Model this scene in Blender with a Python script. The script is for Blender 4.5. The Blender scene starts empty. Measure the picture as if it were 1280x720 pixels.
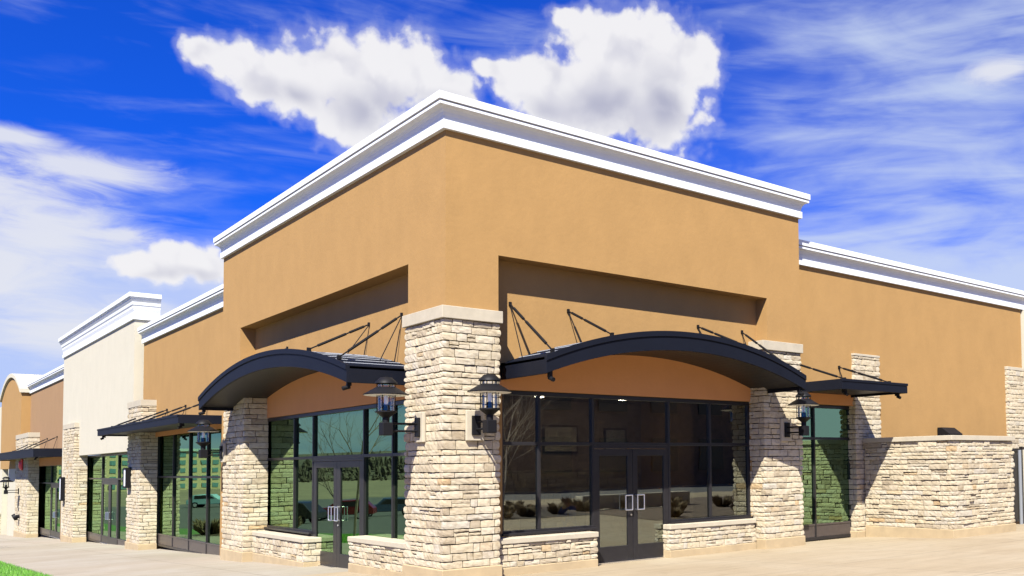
import bpy, bmesh, math, random
from mathutils import Vector, Matrix, noise

R = math.radians
scene = bpy.context.scene
COL = scene.collection
random.seed(7)

# ------------------------------------------------------------------ materials
def mat(name):
    m = bpy.data.materials.new(name); m.use_nodes = True
    nt = m.node_tree; b = nt.nodes['Principled BSDF']
    return m, nt, b

def nd(nt, kind, **kw):
    n = nt.nodes.new(kind)
    for k, v in kw.items():
        if k in n.inputs: n.inputs[k].default_value = v
        else: setattr(n, k, v)
    return n

def ramp(nt, stops):
    r = nt.nodes.new('ShaderNodeValToRGB'); e = r.color_ramp.elements
    while len(e) < len(stops): e.new(0.5)
    for i, (p, c) in enumerate(stops):
        e[i].position = p; e[i].color = (*c, 1)
    return r

def coords(nt, scale=(1, 1, 1)):
    g = nd(nt, 'ShaderNodeNewGeometry')
    mp = nd(nt, 'ShaderNodeMapping'); mp.inputs['Scale'].default_value = scale
    nt.links.new(g.outputs['Position'], mp.inputs['Vector'])
    return mp.outputs['Vector']

def simple(name, col, rough=0.5, metal=0.0, var=0.0, vscale=4.0, bump=0.0, bscale=200.0, spec=0.5):
    m, nt, b = mat(name)
    b.inputs['Base Color'].default_value = (*col, 1)
    b.inputs['Roughness'].default_value = rough
    b.inputs['Metallic'].default_value = metal
    b.inputs['Specular IOR Level'].default_value = spec
    if var > 0:
        v = coords(nt)
        n = nd(nt, 'ShaderNodeTexNoise', Scale=vscale, Detail=6.0, Roughness=0.6)
        nt.links.new(v, n.inputs['Vector'])
        lo = tuple(c * (1 - var) for c in col); hi = tuple(min(1, c * (1 + var)) for c in col)
        r = ramp(nt, [(0.3, lo), (0.7, hi)])
        nt.links.new(n.outputs['Fac'], r.inputs['Fac'])
        nt.links.new(r.outputs['Color'], b.inputs['Base Color'])
    if bump > 0:
        v = coords(nt)
        n = nd(nt, 'ShaderNodeTexNoise', Scale=bscale, Detail=4.0, Roughness=0.6)
        nt.links.new(v, n.inputs['Vector'])
        bp = nd(nt, 'ShaderNodeBump', Strength=bump, Distance=0.01)
        nt.links.new(n.outputs['Fac'], bp.inputs['Height'])
        nt.links.new(bp.outputs['Normal'], b.inputs['Normal'])
    return m

def stucco(name, col, var=0.10):
    """trowelled acrylic stucco: fine sand grain, soft trowel mottling, faint run-off streaks"""
    m, nt, b = mat(name)
    b.inputs['Roughness'].default_value = 0.92
    b.inputs['Specular IOR Level'].default_value = 0.2
    v = coords(nt)
    big = nd(nt, 'ShaderNodeTexNoise', Scale=1.3, Detail=5.0, Roughness=0.6, Distortion=0.4)
    nt.links.new(v, big.inputs['Vector'])
    vs = coords(nt, (2.4, 2.4, 1.2))
    st = nd(nt, 'ShaderNodeTexNoise', Scale=1.0, Detail=4.0, Roughness=0.55)
    nt.links.new(vs, st.inputs['Vector'])
    add = nd(nt, 'ShaderNodeMath', operation='ADD')
    nt.links.new(big.outputs['Fac'], add.inputs[0]); nt.links.new(st.outputs['Fac'], add.inputs[1])
    half = nd(nt, 'ShaderNodeMath', operation='MULTIPLY'); half.inputs[1].default_value = 0.5
    nt.links.new(add.outputs[0], half.inputs[0])
    lo = tuple(c * (1 - var) for c in col); hi = tuple(min(1, c * (1 + var)) for c in col)
    r = ramp(nt, [(0.3, lo), (0.7, hi)])
    nt.links.new(half.outputs[0], r.inputs['Fac'])
    grain = nd(nt, 'ShaderNodeTexNoise', Scale=70.0, Detail=6.0, Roughness=0.7)
    nt.links.new(v, grain.inputs['Vector'])
    gr = ramp(nt, [(0.3, (0.93, 0.93, 0.93)), (0.7, (1.06, 1.06, 1.06))])
    nt.links.new(grain.outputs['Fac'], gr.inputs['Fac'])
    mx = nd(nt, 'ShaderNodeMix', data_type='RGBA', blend_type='MULTIPLY'); mx.inputs['Factor'].default_value = 1
    nt.links.new(r.outputs['Color'], mx.inputs['A']); nt.links.new(gr.outputs['Color'], mx.inputs['B'])
    nt.links.new(mx.outputs['Result'], b.inputs['Base Color'])
    trow = nd(nt, 'ShaderNodeTexNoise', Scale=9.0, Detail=3.0)
    nt.links.new(v, trow.inputs['Vector'])
    b1 = nd(nt, 'ShaderNodeBump', Strength=0.12, Distance=0.03)
    nt.links.new(trow.outputs['Fac'], b1.inputs['Height'])
    b2 = nd(nt, 'ShaderNodeBump', Strength=0.35, Distance=0.004)
    nt.links.new(grain.outputs['Fac'], b2.inputs['Height'])
    nt.links.new(b1.outputs['Normal'], b2.inputs['Normal'])
    nt.links.new(b2.outputs['Normal'], b.inputs['Normal'])
    return m

def limestone():
    """split-face limestone, one tint per stone from the face attribute"""
    m, nt, b = mat('split_limestone')
    b.inputs['Roughness'].default_value = 0.9
    b.inputs['Specular IOR Level'].default_value = 0.25
    at = nd(nt, 'ShaderNodeAttribute'); at.attribute_name = 'stone_tint'
    r = ramp(nt, [(0.0, (0.265, 0.220, 0.155)), (0.18, (0.345, 0.298, 0.213)), (0.4, (0.395, 0.342, 0.240)), (0.62, (0.42, 0.372, 0.275)),
                  (0.8, (0.370, 0.340, 0.275)), (0.93, (0.38, 0.295, 0.178)), (1.0, (0.345, 0.245, 0.135))])
    nt.links.new(at.outputs['Fac'], r.inputs['Fac'])
    v = coords(nt, (1, 1, 1.6))
    n1 = nd(nt, 'ShaderNodeTexNoise', Scale=7.0, Detail=8.0, Roughness=0.65, Distortion=0.6)
    nt.links.new(v, n1.inputs['Vector'])
    r1 = ramp(nt, [(0.28, (0.74, 0.68, 0.58)), (0.5, (1.0, 0.98, 0.95)), (0.75, (1.12, 1.11, 1.10))])
    nt.links.new(n1.outputs['Fac'], r1.inputs['Fac'])
    mx = nd(nt, 'ShaderNodeMix', data_type='RGBA', blend_type='MULTIPLY'); mx.inputs['Factor'].default_value = 1
    nt.links.new(r.outputs['Color'], mx.inputs['A']); nt.links.new(r1.outputs['Color'], mx.inputs['B'])
    nt.links.new(mx.outputs['Result'], b.inputs['Base Color'])
    n2 = nd(nt, 'ShaderNodeTexNoise', Scale=34.0, Detail=8.0, Roughness=0.7)
    nt.links.new(v, n2.inputs['Vector'])
    b1 = nd(nt, 'ShaderNodeBump', Strength=0.22, Distance=0.02)
    nt.links.new(n1.outputs['Fac'], b1.inputs['Height'])
    b2 = nd(nt, 'ShaderNodeBump', Strength=0.3, Distance=0.008)
    nt.links.new(n2.outputs['Fac'], b2.inputs['Height']); nt.links.new(b1.outputs['Normal'], b2.inputs['Normal'])
    nt.links.new(b2.outputs['Normal'], b.inputs['Normal'])
    return m

def concrete(name='broomed_concrete', k=(1, 1, 1)):
    m, nt, b = mat(name)
    kk = lambda c: tuple(a * q for a, q in zip(c, k))
    b.inputs['Roughness'].default_value = 0.85
    b.inputs['Specular IOR Level'].default_value = 0.3
    v = coords(nt)
    n1 = nd(nt, 'ShaderNodeTexNoise', Scale=0.35, Detail=7.0, Roughness=0.6, Distortion=0.8)
    nt.links.new(v, n1.inputs['Vector'])
    r1 = ramp(nt, [(0.3, kk((0.235, 0.186, 0.118))), (0.5, kk((0.262, 0.212, 0.140))), (0.72, kk((0.288, 0.242, 0.170)))])
    nt.links.new(n1.outputs['Fac'], r1.inputs['Fac'])
    vs = coords(nt, (0.5, 7.0, 1.0))
    n2 = nd(nt, 'ShaderNodeTexNoise', Scale=1.0, Detail=5.0, Roughness=0.6, Distortion=0.5)
    nt.links.new(vs, n2.inputs['Vector'])
    r2 = ramp(nt, [(0.3, (0.90, 0.89, 0.87)), (0.7, (1.07, 1.07, 1.06))])
    nt.links.new(n2.outputs['Fac'], r2.inputs['Fac'])
    mx = nd(nt, 'ShaderNodeMix', data_type='RGBA', blend_type='MULTIPLY'); mx.inputs['Factor'].default_value = 1
    nt.links.new(r1.outputs['Color'], mx.inputs['A']); nt.links.new(r2.outputs['Color'], mx.inputs['B'])
    n3 = nd(nt, 'ShaderNodeTexNoise', Scale=60.0, Detail=6.0, Roughness=0.7)
    nt.links.new(v, n3.inputs['Vector'])
    r3 = ramp(nt, [(0.25, (0.86, 0.86, 0.86)), (0.6, (1.04, 1.04, 1.04))])
    nt.links.new(n3.outputs['Fac'], r3.inputs['Fac'])
    mx2 = nd(nt, 'ShaderNodeMix', data_type='RGBA', blend_type='MULTIPLY'); mx2.inputs['Factor'].default_value = 1
    nt.links.new(mx.outputs['Result'], mx2.inputs['A']); nt.links.new(r3.outputs['Color'], mx2.inputs['B'])
    # sawn control joints every 2.4 m
    sep = nd(nt, 'ShaderNodeSeparateXYZ'); nt.links.new(v, sep.inputs[0])
    prev = None
    for ax, off in (('X', 1.15), ('Y', 0.95)):
        a = nd(nt, 'ShaderNodeMath', operation='ADD'); a.inputs[1].default_value = off
        nt.links.new(sep.outputs[ax], a.inputs[0])
        mo = nd(nt, 'ShaderNodeMath', operation='PINGPONG'); mo.inputs[1].default_value = 1.5
        nt.links.new(a.outputs[0], mo.inputs[0])
        lt = nd(nt, 'ShaderNodeMath', operation='LESS_THAN'); lt.inputs[1].default_value = 0.011
        nt.links.new(mo.outputs[0], lt.inputs[0])
        if prev is None: prev = lt
        else:
            ad = nd(nt, 'ShaderNodeMath', operation='MAXIMUM')
            nt.links.new(prev.outputs[0], ad.inputs[0]); nt.links.new(lt.outputs[0], ad.inputs[1]); prev = ad
    mx3 = nd(nt, 'ShaderNodeMix', data_type='RGBA')
    sc = nd(nt, 'ShaderNodeMath', operation='MULTIPLY'); sc.inputs[1].default_value = 0.6
    nt.links.new(prev.outputs[0], sc.inputs[0]); nt.links.new(sc.outputs[0], mx3.inputs['Factor'])
    nt.links.new(mx2.outputs['Result'], mx3.inputs['A']); mx3.inputs['B'].default_value = (0.10, 0.078, 0.055, 1)
    # old drip stains and tyre scuffs, each with a shape of its own
    n4 = nd(nt, 'ShaderNodeTexNoise', Scale=1.7, Detail=9.0, Roughness=0.72, Distortion=1.5)
    nt.links.new(v, n4.inputs['Vector'])
    r4 = ramp(nt, [(0.30, (0.80, 0.78, 0.75)), (0.44, (0.97, 0.97, 0.96)), (0.62, (1.0, 1.0, 1.0)), (0.74, (1.07, 1.07, 1.07))])
    nt.links.new(n4.outputs['Fac'], r4.inputs['Fac'])
    mx4 = nd(nt, 'ShaderNodeMix', data_type='RGBA', blend_type='MULTIPLY'); mx4.inputs['Factor'].default_value = 1
    nt.links.new(mx3.outputs['Result'], mx4.inputs['A']); nt.links.new(r4.outputs['Color'], mx4.inputs['B'])
    nt.links.new(mx4.outputs['Result'], b.inputs['Base Color'])
    bp = nd(nt, 'ShaderNodeBump', Strength=0.3, Distance=0.006)
    nt.links.new(n3.outputs['Fac'], bp.inputs['Height']); nt.links.new(bp.outputs['Normal'], b.inputs['Normal'])
    return m

def tinted_glass(name, refl, trans, fac):
    m = bpy.data.materials.new(name); m.use_nodes = True
    nt = m.node_tree; nt.nodes.clear()
    out = nd(nt, 'ShaderNodeOutputMaterial')
    gl = nd(nt, 'ShaderNodeBsdfGlossy', Roughness=0.0); gl.inputs['Color'].default_value = (*refl, 1)
    tr = nd(nt, 'ShaderNodeBsdfTransparent'); tr.inputs['Color'].default_value = (*trans, 1)
    lw = nd(nt, 'ShaderNodeLayerWeight', Blend=0.35)
    mr = nd(nt, 'ShaderNodeMapRange'); mr.inputs['To Min'].default_value = fac; mr.inputs['To Max'].default_value = 0.95
    nt.links.new(lw.outputs['Fresnel'], mr.inputs['Value'])
    v = coords(nt)
    n = nd(nt, 'ShaderNodeTexNoise', Scale=0.9, Detail=1.0)
    nt.links.new(v, n.inputs['Vector'])
    bp = nd(nt, 'ShaderNodeBump', Strength=0.02, Distance=0.05)
    nt.links.new(n.outputs['Fac'], bp.inputs['Height']); nt.links.new(bp.outputs['Normal'], gl.inputs['Normal'])
    mx = nd(nt, 'ShaderNodeMixShader')
    nt.links.new(mr.outputs['Result'], mx.inputs[0]); nt.links.new(tr.outputs[0], mx.inputs[1]); nt.links.new(gl.outputs[0], mx.inputs[2])
    nt.links.new(mx.outputs[0], out.inputs[0])
    return m

def emit(name, col, s):
    m, nt, b = mat(name)
    b.inputs['Base Color'].default_value = (*col, 1)
    b.inputs['Emission Color'].default_value = (*col, 1); b.inputs['Emission Strength'].default_value = s
    return m

M = dict(
    tan=stucco('tan_stucco', (0.286, 0.170, 0.063), 0.07),
    terra=stucco('terracotta_stucco', (0.52, 0.24, 0.09), 0.05),
    cream=stucco('cream_stucco', (0.405, 0.378, 0.295), 0.04),
    brown=stucco('brown_stucco', (0.245, 0.150, 0.076), 0.05),
    white=simple('white_cornice_paint', (0.56, 0.58, 0.59), 0.6, var=0.03, vscale=6, bump=0.08, bscale=90),
    stone=limestone(),
    mortar=simple('dark_mortar', (0.085, 0.068, 0.050), 0.95, var=0.2, vscale=30),  # mortar is dark in its own colour, with random tone
    cast=simple('cast_stone', (0.345, 0.305, 0.225), 0.85, var=0.08, vscale=5, bump=0.2, bscale=120),
    base=simple('cast_stone_plinth', (0.320, 0.245, 0.140), 0.85, var=0.12, vscale=3, bump=0.2, bscale=120),
    concrete=concrete(), greyconcrete=concrete('grey_concrete', (0.94, 1.02, 1.22)),
    navy=simple('navy_canopy_paint', (0.0040, 0.0052, 0.0098), 0.55, spec=0.16, var=0.12, vscale=3),
    roofnavy=simple('dark_roof_sheet', (0.004, 0.006, 0.012), 0.85, spec=0.04),
    soffit=simple('dark_soffit_metal', (0.009, 0.0075, 0.006), 0.5, var=0.2, vscale=3),
    frame=simple('dark_bronze_aluminium', (0.014, 0.013, 0.014), 0.35, spec=0.35, var=0.15, vscale=8),
    kick=simple('bronze_kick_panel', (0.050, 0.040, 0.036), 0.35, var=0.15, vscale=8),
    black=simple('black_powder_coat', (0.006, 0.006, 0.007), 0.55, spec=0.16),
    steel=simple('brushed_steel', (0.75, 0.75, 0.75), 0.28, metal=1.0),
    glass=tinted_glass('green_tinted_glass', (0.42, 0.66, 0.40), (0.30, 0.36, 0.33), 0.48),
    greyglass=tinted_glass('grey_tinted_glass', (0.60, 0.66, 0.60), (0.52, 0.54, 0.53), 0.30),
    clear=tinted_glass('clear_lamp_glass', (0.9, 0.9, 0.9), (0.97, 0.97, 0.96), 0.03),
    shadewhite=simple('white_enamel', (0.75, 0.74, 0.70), 0.4),
    frosted=simple('frosted_white_lens', (0.78, 0.80, 0.84), 0.35),
    red=simple('red_alarm_paint', (0.62, 0.035, 0.03), 0.35),
    roofing=simple('pale_roof_membrane', (0.35, 0.34, 0.32), 0.9, var=0.1),
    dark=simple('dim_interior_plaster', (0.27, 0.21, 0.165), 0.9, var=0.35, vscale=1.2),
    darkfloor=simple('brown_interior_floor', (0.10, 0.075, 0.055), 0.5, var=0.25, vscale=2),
    asphalt=simple('asphalt', (0.070, 0.068, 0.065), 0.9, var=0.2, vscale=1.5, bump=0.4, bscale=90),
    soil=simple('dry_earth', (0.16, 0.13, 0.08), 0.95, var=0.25, vscale=0.2),
    turf=simple('turf_soil', (0.055, 0.13, 0.02), 0.95, var=0.3, vscale=3),
    seam=simple('pale_galvanised_seam', (0.30, 0.32, 0.35), 0.7, spec=0.1),
    lampwarm=emit('lit_downlight', (1.0, 0.80, 0.58), 48),
)

# ------------------------------------------------------------------ mesh helpers
def FB(s, t, z): return (s, -t, z)          # right-hand front: s along +x, t outwards
def FA(s, t, z): return (-t, s, z)          # left-hand front: s along +y, t outwards
def FW(x, y, z): return (x, y, z)

class MB:
    def __init__(self, f=FW):
        self.v, self.q, self.f, self.tint, self.cur = [], [], f, [], 0.5
    def face(self, idx):
        self.q.append(idx); self.tint.append(self.cur)
    def add(self, pts):
        n = len(self.v); self.v += [self.f(*p) for p in pts]; return n
    def box(self, a0, a1, b0, b1, c0, c1):
        n = self.add([(a0, b0, c0), (a1, b0, c0), (a1, b1, c0), (a0, b1, c0), (a0, b0, c1), (a1, b0, c1), (a1, b1, c1), (a0, b1, c1)])
        for q in ((0, 3, 2, 1), (4, 5, 6, 7), (0, 1, 5, 4), (1, 2, 6, 5), (2, 3, 7, 6), (3, 0, 4, 7)):
            self.face([n + i for i in q])
        return self
    def prism(self, poly, axis, a0, a1):
        """poly: list of 2-tuples in the other two axes"""
        def P(u, w, a):
            return {0: (a, u, w), 1: (u, a, w), 2: (u, w, a)}[axis]
        k = len(poly)
        n = self.add([P(u, w, a0) for u, w in poly] + [P(u, w, a1) for u, w in poly])
        for i in range(k):
            j = (i + 1) % k; self.face([n + i, n + j, n + k + j, n + k + i])
        self.face([n + i for i in range(k)][::-1]); self.face([n + k + i for i in range(k)])
        return self
    def strip(self, lo, hi, axis, a0, a1):
        """solid between two curves lo/hi (lists of 2-tuples with the same length), swept along axis"""
        def P(u, w, a):
            return {0: (a, u, w), 1: (u, a, w), 2: (u, w, a)}[axis]
        k = len(lo)
        n = self.add([P(*p, a) for p in lo for a in (a0, a1)] + [P(*p, a) for p in hi for a in (a0, a1)])
        L = lambda i, e: n + 2 * i + e
        H = lambda i, e: n + 2 * k + 2 * i + e
        for i in range(k - 1):
            self.face([L(i, 0), L(i + 1, 0), L(i + 1, 1), L(i, 1)]); self.face([H(i, 0), H(i, 1), H(i + 1, 1), H(i + 1, 0)])
            for e in (0, 1): self.face([L(i, e), H(i, e), H(i + 1, e), L(i + 1, e)])
        for i in (0, k - 1): self.face([L(i, 0), L(i, 1), H(i, 1), H(i, 0)])
        return self
    def tube(self, p0, p1, r0, r1=None, n=8, cap=True):
        r1 = r0 if r1 is None else r1
        a, b = Vector(self.f(*p0)), Vector(self.f(*p1)); d = (b - a)
        if d.length < 1e-6: return self
        d.normalize(); u = d.orthogonal().normalized(); w = d.cross(u)
        k = len(self.v)
        for c, r in ((a, r0), (b, r1)):
            for i in range(n):
                g = 2 * math.pi * i / n; self.v.append(tuple(c + (u * math.cos(g) + w * math.sin(g)) * r))
        for i in range(n):
            j = (i + 1) % n; self.face([k + i, k + j, k + n + j, k + n + i])
        if cap:
            self.face([k + i for i in range(n)][::-1]); self.face([k + n + i for i in range(n)])
        return self
    def lathe(self, c, prof, n=24):
        """prof: (radius, z) list; axis vertical through c in mapped plan"""
        cx, cy, _ = self.f(*c); k = len(self.v)
        for r, z in prof:
            for i in range(n):
                g = 2 * math.pi * i / n; self.v.append((cx + r * math.cos(g), cy + r * math.sin(g), z))
        for m in range(len(prof) - 1):
            for i in range(n):
                j = (i + 1) % n; self.face([k + m * n + i, k + m * n + j, k + (m + 1) * n + j, k + (m + 1) * n + i])
        self.face([k + i for i in range(n)][::-1]); self.face([k + (len(prof) - 1) * n + i for i in range(n)])
        return self
    def build(self, name, material, parent=None, bevel=0.0, smooth=False, origin=None):
        me = bpy.data.meshes.new(name)
        o3 = Vector(origin) if origin else Vector((0, 0, 0))
        me.from_pydata([tuple(Vector(p) - o3) for p in self.v], [], self.q)
        me.update()
        if any(abs(t - 0.5) > 1e-6 for t in self.tint):
            at = me.attributes.new('stone_tint', 'FLOAT', 'FACE')
            at.data.foreach_set('value', self.tint)
        bm = bmesh.new(); bm.from_mesh(me); bmesh.ops.recalc_face_normals(bm, faces=bm.faces); bm.to_mesh(me); bm.free()
        me.materials.append(material)
        o = bpy.data.objects.new(name, me); COL.objects.link(o)
        o.location = o3
        if parent is not None:
            o.parent = parent
            o.location = o3 - parent_world(parent)
        if bevel > 0:
            md = o.modifiers.new('edge', 'BEVEL'); md.width = bevel; md.segments = 2; md.limit_method = 'ANGLE'; md.angle_limit = R(35)
        if smooth:
            me.shade_smooth()
            try: me.set_sharp_from_angle(angle=R(38))
            except Exception: pass
        return o

def parent_world(o):
    v = Vector((0, 0, 0))
    while o is not None: v += o.location; o = o.parent
    return v

def tag(o, label=None, cat=None, group=None, kind=None):
    if label: o['label'] = label
    if cat: o['category'] = cat
    if group: o['group'] = group
    if kind: o['kind'] = kind
    return o

def thing(name, label, cat, loc=(0, 0, 0), group=None):
    o = bpy.data.objects.new(name, None); COL.objects.link(o)
    o.empty_display_size = 0.2; o.location = loc
    return tag(o, label, cat, group)

def copy_tree(o, parent=None):
    c = o.copy(); COL.objects.link(c)
    if parent is not None: c.parent = parent
    for ch in list(o.children): copy_tree(ch, c)
    return c

def ground_z(y):
    y = max(-11.0, min(70.0, y)); return -0.033 * y

# ------------------------------------------------------------------ masonry
def courses(z0, z1, lo, hi, rng):
    zs = [z0]
    while zs[-1] < z1 - hi: zs.append(zs[-1] + rng.uniform(lo, hi))
    if z1 - zs[-1] > hi * 0.9:
        zs.append((zs[-1] + z1) / 2)
    zs.append(z1); return zs

def masonry(path, z0, z1, seed, lo=0.088, hi=0.155, lmin=0.17, lmax=0.48, depth=0.08, proud=0.024, gap=0.015):
    """coursed split-face stone along a plan polyline, outside on its left; returns a filled MB"""
    rng = random.Random(seed); mb = MB(); P = [Vector((x, y)) for x, y in path]
    segs = []; acc = 0
    for a, b in zip(P, P[1:]):
        d = (b - a); L = d.length; d = d / L; segs.append((acc, acc + L, a, d, Vector((-d.y, d.x)))); acc += L
    turn = [0] * (len(P))
    for i in range(1, len(P) - 1):
        d0, d1 = segs[i - 1][3], segs[i][3]; turn[i] = -math.atan2(d0.x * d1.y - d0.y * d1.x, d0.dot(d1))  # + = convex corner
    def pos(si, u, dep):
        a0, a1, a, d, n = segs[si]
        L = a1 - a0; m0, m1 = math.tan(turn[si] / 2), math.tan(turn[si + 1] / 2)
        # mitre near each end
        k0 = max(0.0, 1 - (u - a0) / 0.02); k1 = max(0.0, 1 - (a1 - u) / 0.02)
        uu = (u - a0) - dep * m0 * k0 + dep * m1 * k1
        q = a + d * uu + n * dep
        return q
    def stone(ua, ub, za, zb):
        mb.cur = min(0.999, max(0.001, rng.choice((rng.uniform(0.05, 0.75), rng.uniform(0.35, 0.68), rng.uniform(0.35, 0.85), rng.random()))))
        if abs(mb.cur - 0.5) < 1e-3: mb.cur = 0.51
        pr = rng.uniform(0, proud); tl = rng.uniform(-0.010, 0.010); tz = rng.uniform(-0.006, 0.006)
        j = lambda s=0.006: rng.uniform(-s, s)
        cz = [za + gap / 2 + j(), zb - gap / 2 + j(), za + gap / 2 + j(), zb - gap / 2 + j()]   # left-bottom, left-top, right-bottom, right-top
        for si, (a0, a1, a, d, n) in enumerate(segs):
            u0, u1 = max(ua, a0), min(ub, a1)
            if u1 - u0 < 0.012: continue
            open0 = abs(u0 - ua) < 1e-6; open1 = abs(u1 - ub) < 1e-6
            if open0: u0 += gap / 2
            if open1: u1 -= gap / 2
            if u1 - u0 < 0.01: continue
            nx = max(2, min(9, int((u1 - u0) / 0.055) + 1)); nz = 3 if zb - za > 0.09 else 2
            sk0, sk1 = j(0.008), j(0.008)
            k = len(mb.v); W = nx + 1
            for layer in (0, 1):        # 0 = front grid, 1 = rear ring
                if layer == 0:
                    for zi in range(nz + 1):
                        fz = zi / nz
                        for xi in range(W):
                            fx = xi / nx
                            zl = cz[0] + (cz[1] - cz[0]) * fz; zr = cz[2] + (cz[3] - cz[2]) * fz
                            gfx = ((u0 + (u1 - u0) * fx) - ua) / (ub - ua)
                            z = zl + (zr - zl) * gfx
                            u = u0 + (u1 - u0) * fx
                            if open0 and xi == 0: u += sk0 * (fz - 0.5)
                            if open1 and xi == nx: u += sk1 * (fz - 0.5)
                            edge = (zi in (0, nz)) or (xi == 0 and open0) or (xi == nx and open1)
                            dep = pr + tl * (gfx - 0.5) + tz * (fz - 0.5)
                            corner_end = (xi == 0 and not open0) or (xi == nx and not open1)
                            if edge: dep -= rng.uniform(0.001, 0.005)
                            elif not corner_end: dep += rng.uniform(-0.004, 0.005)
                            if corner_end: dep = pr - (0.012 if edge else 0.0)
                            if zi in (0, nz) and 0 < xi < nx: z += rng.uniform(-0.004, 0.004)
                            q = pos(si, u, dep); mb.v.append((q.x, q.y, z))
            ring = [xi for xi in range(W)] + [zi * W + nx for zi in range(1, nz + 1)] + [nz * W + xi for xi in range(nx - 1, -1, -1)] + [zi * W for zi in range(nz - 1, 0, -1)]
            for zi in range(nz):
                for xi in range(nx):
                    mb.face([k + zi * W + xi, k + zi * W + xi + 1, k + (zi + 1) * W + xi + 1, k + (zi + 1) * W + xi])
            rk = len(mb.v)
            for r in ring:
                zi, xi = divmod(r, W)
                q = pos(si, u0 + (u1 - u0) * xi / nx, -depth); mb.v.append((q.x, q.y, mb.v[k + r][2]))
            m = len(ring)
            for i in range(m):
                mb.face([k + ring[i], k + ring[(i + 1) % m], rk + (i + 1) % m, rk + i])
    zs = courses(z0, z1, lo, hi, rng)
    total = segs[-1][1]
    for za, zb in zip(zs, zs[1:]):
        u = 0.0
        brk = []
        while u < total - 1e-6:
            l = rng.uniform(lmin, lmax)
            if rng.random() < 0.25: l *= 0.6
            e = u + l
            if total - e < lmin * 0.6: e = total
            for s in segs[1:]:
                if abs(e - s[0]) < 0.07: e = s[0] + (0.09 if rng.random() < 0.5 else 0.13)
            brk.append((u, min(e, total))); u = e
        for a, b in brk:
            near = any(a < s[0] < b for s in segs[1:])
            if zb - za > hi * 0.78 and rng.random() < 0.22 and not near:
                zm = za + (zb - za) * rng.uniform(0.38, 0.62)
                stone(a, b, za, zm)
                if b - a > 0.4 and rng.random() < 0.5:
                    c = a + (b - a) * rng.uniform(0.35, 0.65); stone(a, c, zm, zb); stone(c, b, zm, zb)
                else: stone(a, b, zm, zb)
            else: stone(a, b, za, zb)
    mb.cur = 0.5
    return mb

def sweep(path, prof, closed_back=True):
    """profile (outset, z) swept along a plan polyline with mitred corners, outside on its left"""
    mb = MB(); P = [Vector(p) for p in path]; n = len(P); k = len(prof)
    dirs = [(P[i + 1] - P[i]).normalized() for i in range(n - 1)]
    for i in range(n):
        d0 = dirs[max(0, i - 1)]; d1 = dirs[min(n - 2, i)]
        n0, n1 = Vector((-d0.y, d0.x)), Vector((-d1.y, d1.x))
        m = (n0 + n1); m = m / (1 + n0.dot(n1))
        for o, z in prof: mb.v.append((P[i].x + m.x * o, P[i].y + m.y * o, z))
    for i in range(n - 1):
        for a in range(k):
            b = (a + 1) % k; mb.face([i * k + a, i * k + b, (i + 1) * k + b, (i + 1) * k + a])
    mb.face(list(range(k))); mb.face([(n - 1) * k + i for i in range(k)][::-1])
    return mb

def cornice_profile(zb, zt, out=0.20):
    h = zt - zb; f = out / 0.20
    p = [(-0.12, 0), (0.065 * f, 0), (0.065 * f, 0.27), (0.045 * f, 0.275), (0.050 * f, 0.40), (0.068 * f, 0.50), (0.100 * f, 0.58), (0.150 * f, 0.635),
         (0.180 * f, 0.64), (0.180 * f, 0.735), (0.145 * f, 0.74), (0.145 * f, 0.765), (0.20 * f, 0.77), (0.20 * f, 1.0), (-0.12, 1.0)]
    return [(o, zb + h * q) for o, q in p]

def pillar(parent, path, z0, z1, seed, cap=None, plinth=None, name='stone_pillar', cap_out=0.05, core=True, **kw):
    """stone-faced pier; path as for masonry. Children: cap, plinth"""
    zb = plinth if plinth is not None else z0
    mb = masonry(path, zb, z1, seed, **kw)
    st = mb.build(name, M['stone'], parent)
    if core:
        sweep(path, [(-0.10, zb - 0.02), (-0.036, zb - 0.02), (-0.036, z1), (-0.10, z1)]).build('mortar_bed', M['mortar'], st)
    if cap is not None:
        c = sweep(path, [(-0.12, z1 + 0.002), (cap_out, z1 + 0.002), (cap_out, cap), (-0.12, cap)]).build('cap_stone', M['cast'], st, bevel=0.008)
    if plinth is not None:
        sweep(path, [(-0.12, z0), (0.035, z0), (0.035, plinth - 0.012), (0.02, plinth), (-0.12, plinth)]).build('plinth', M['base'], st, bevel=0.006)
    return st

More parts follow.
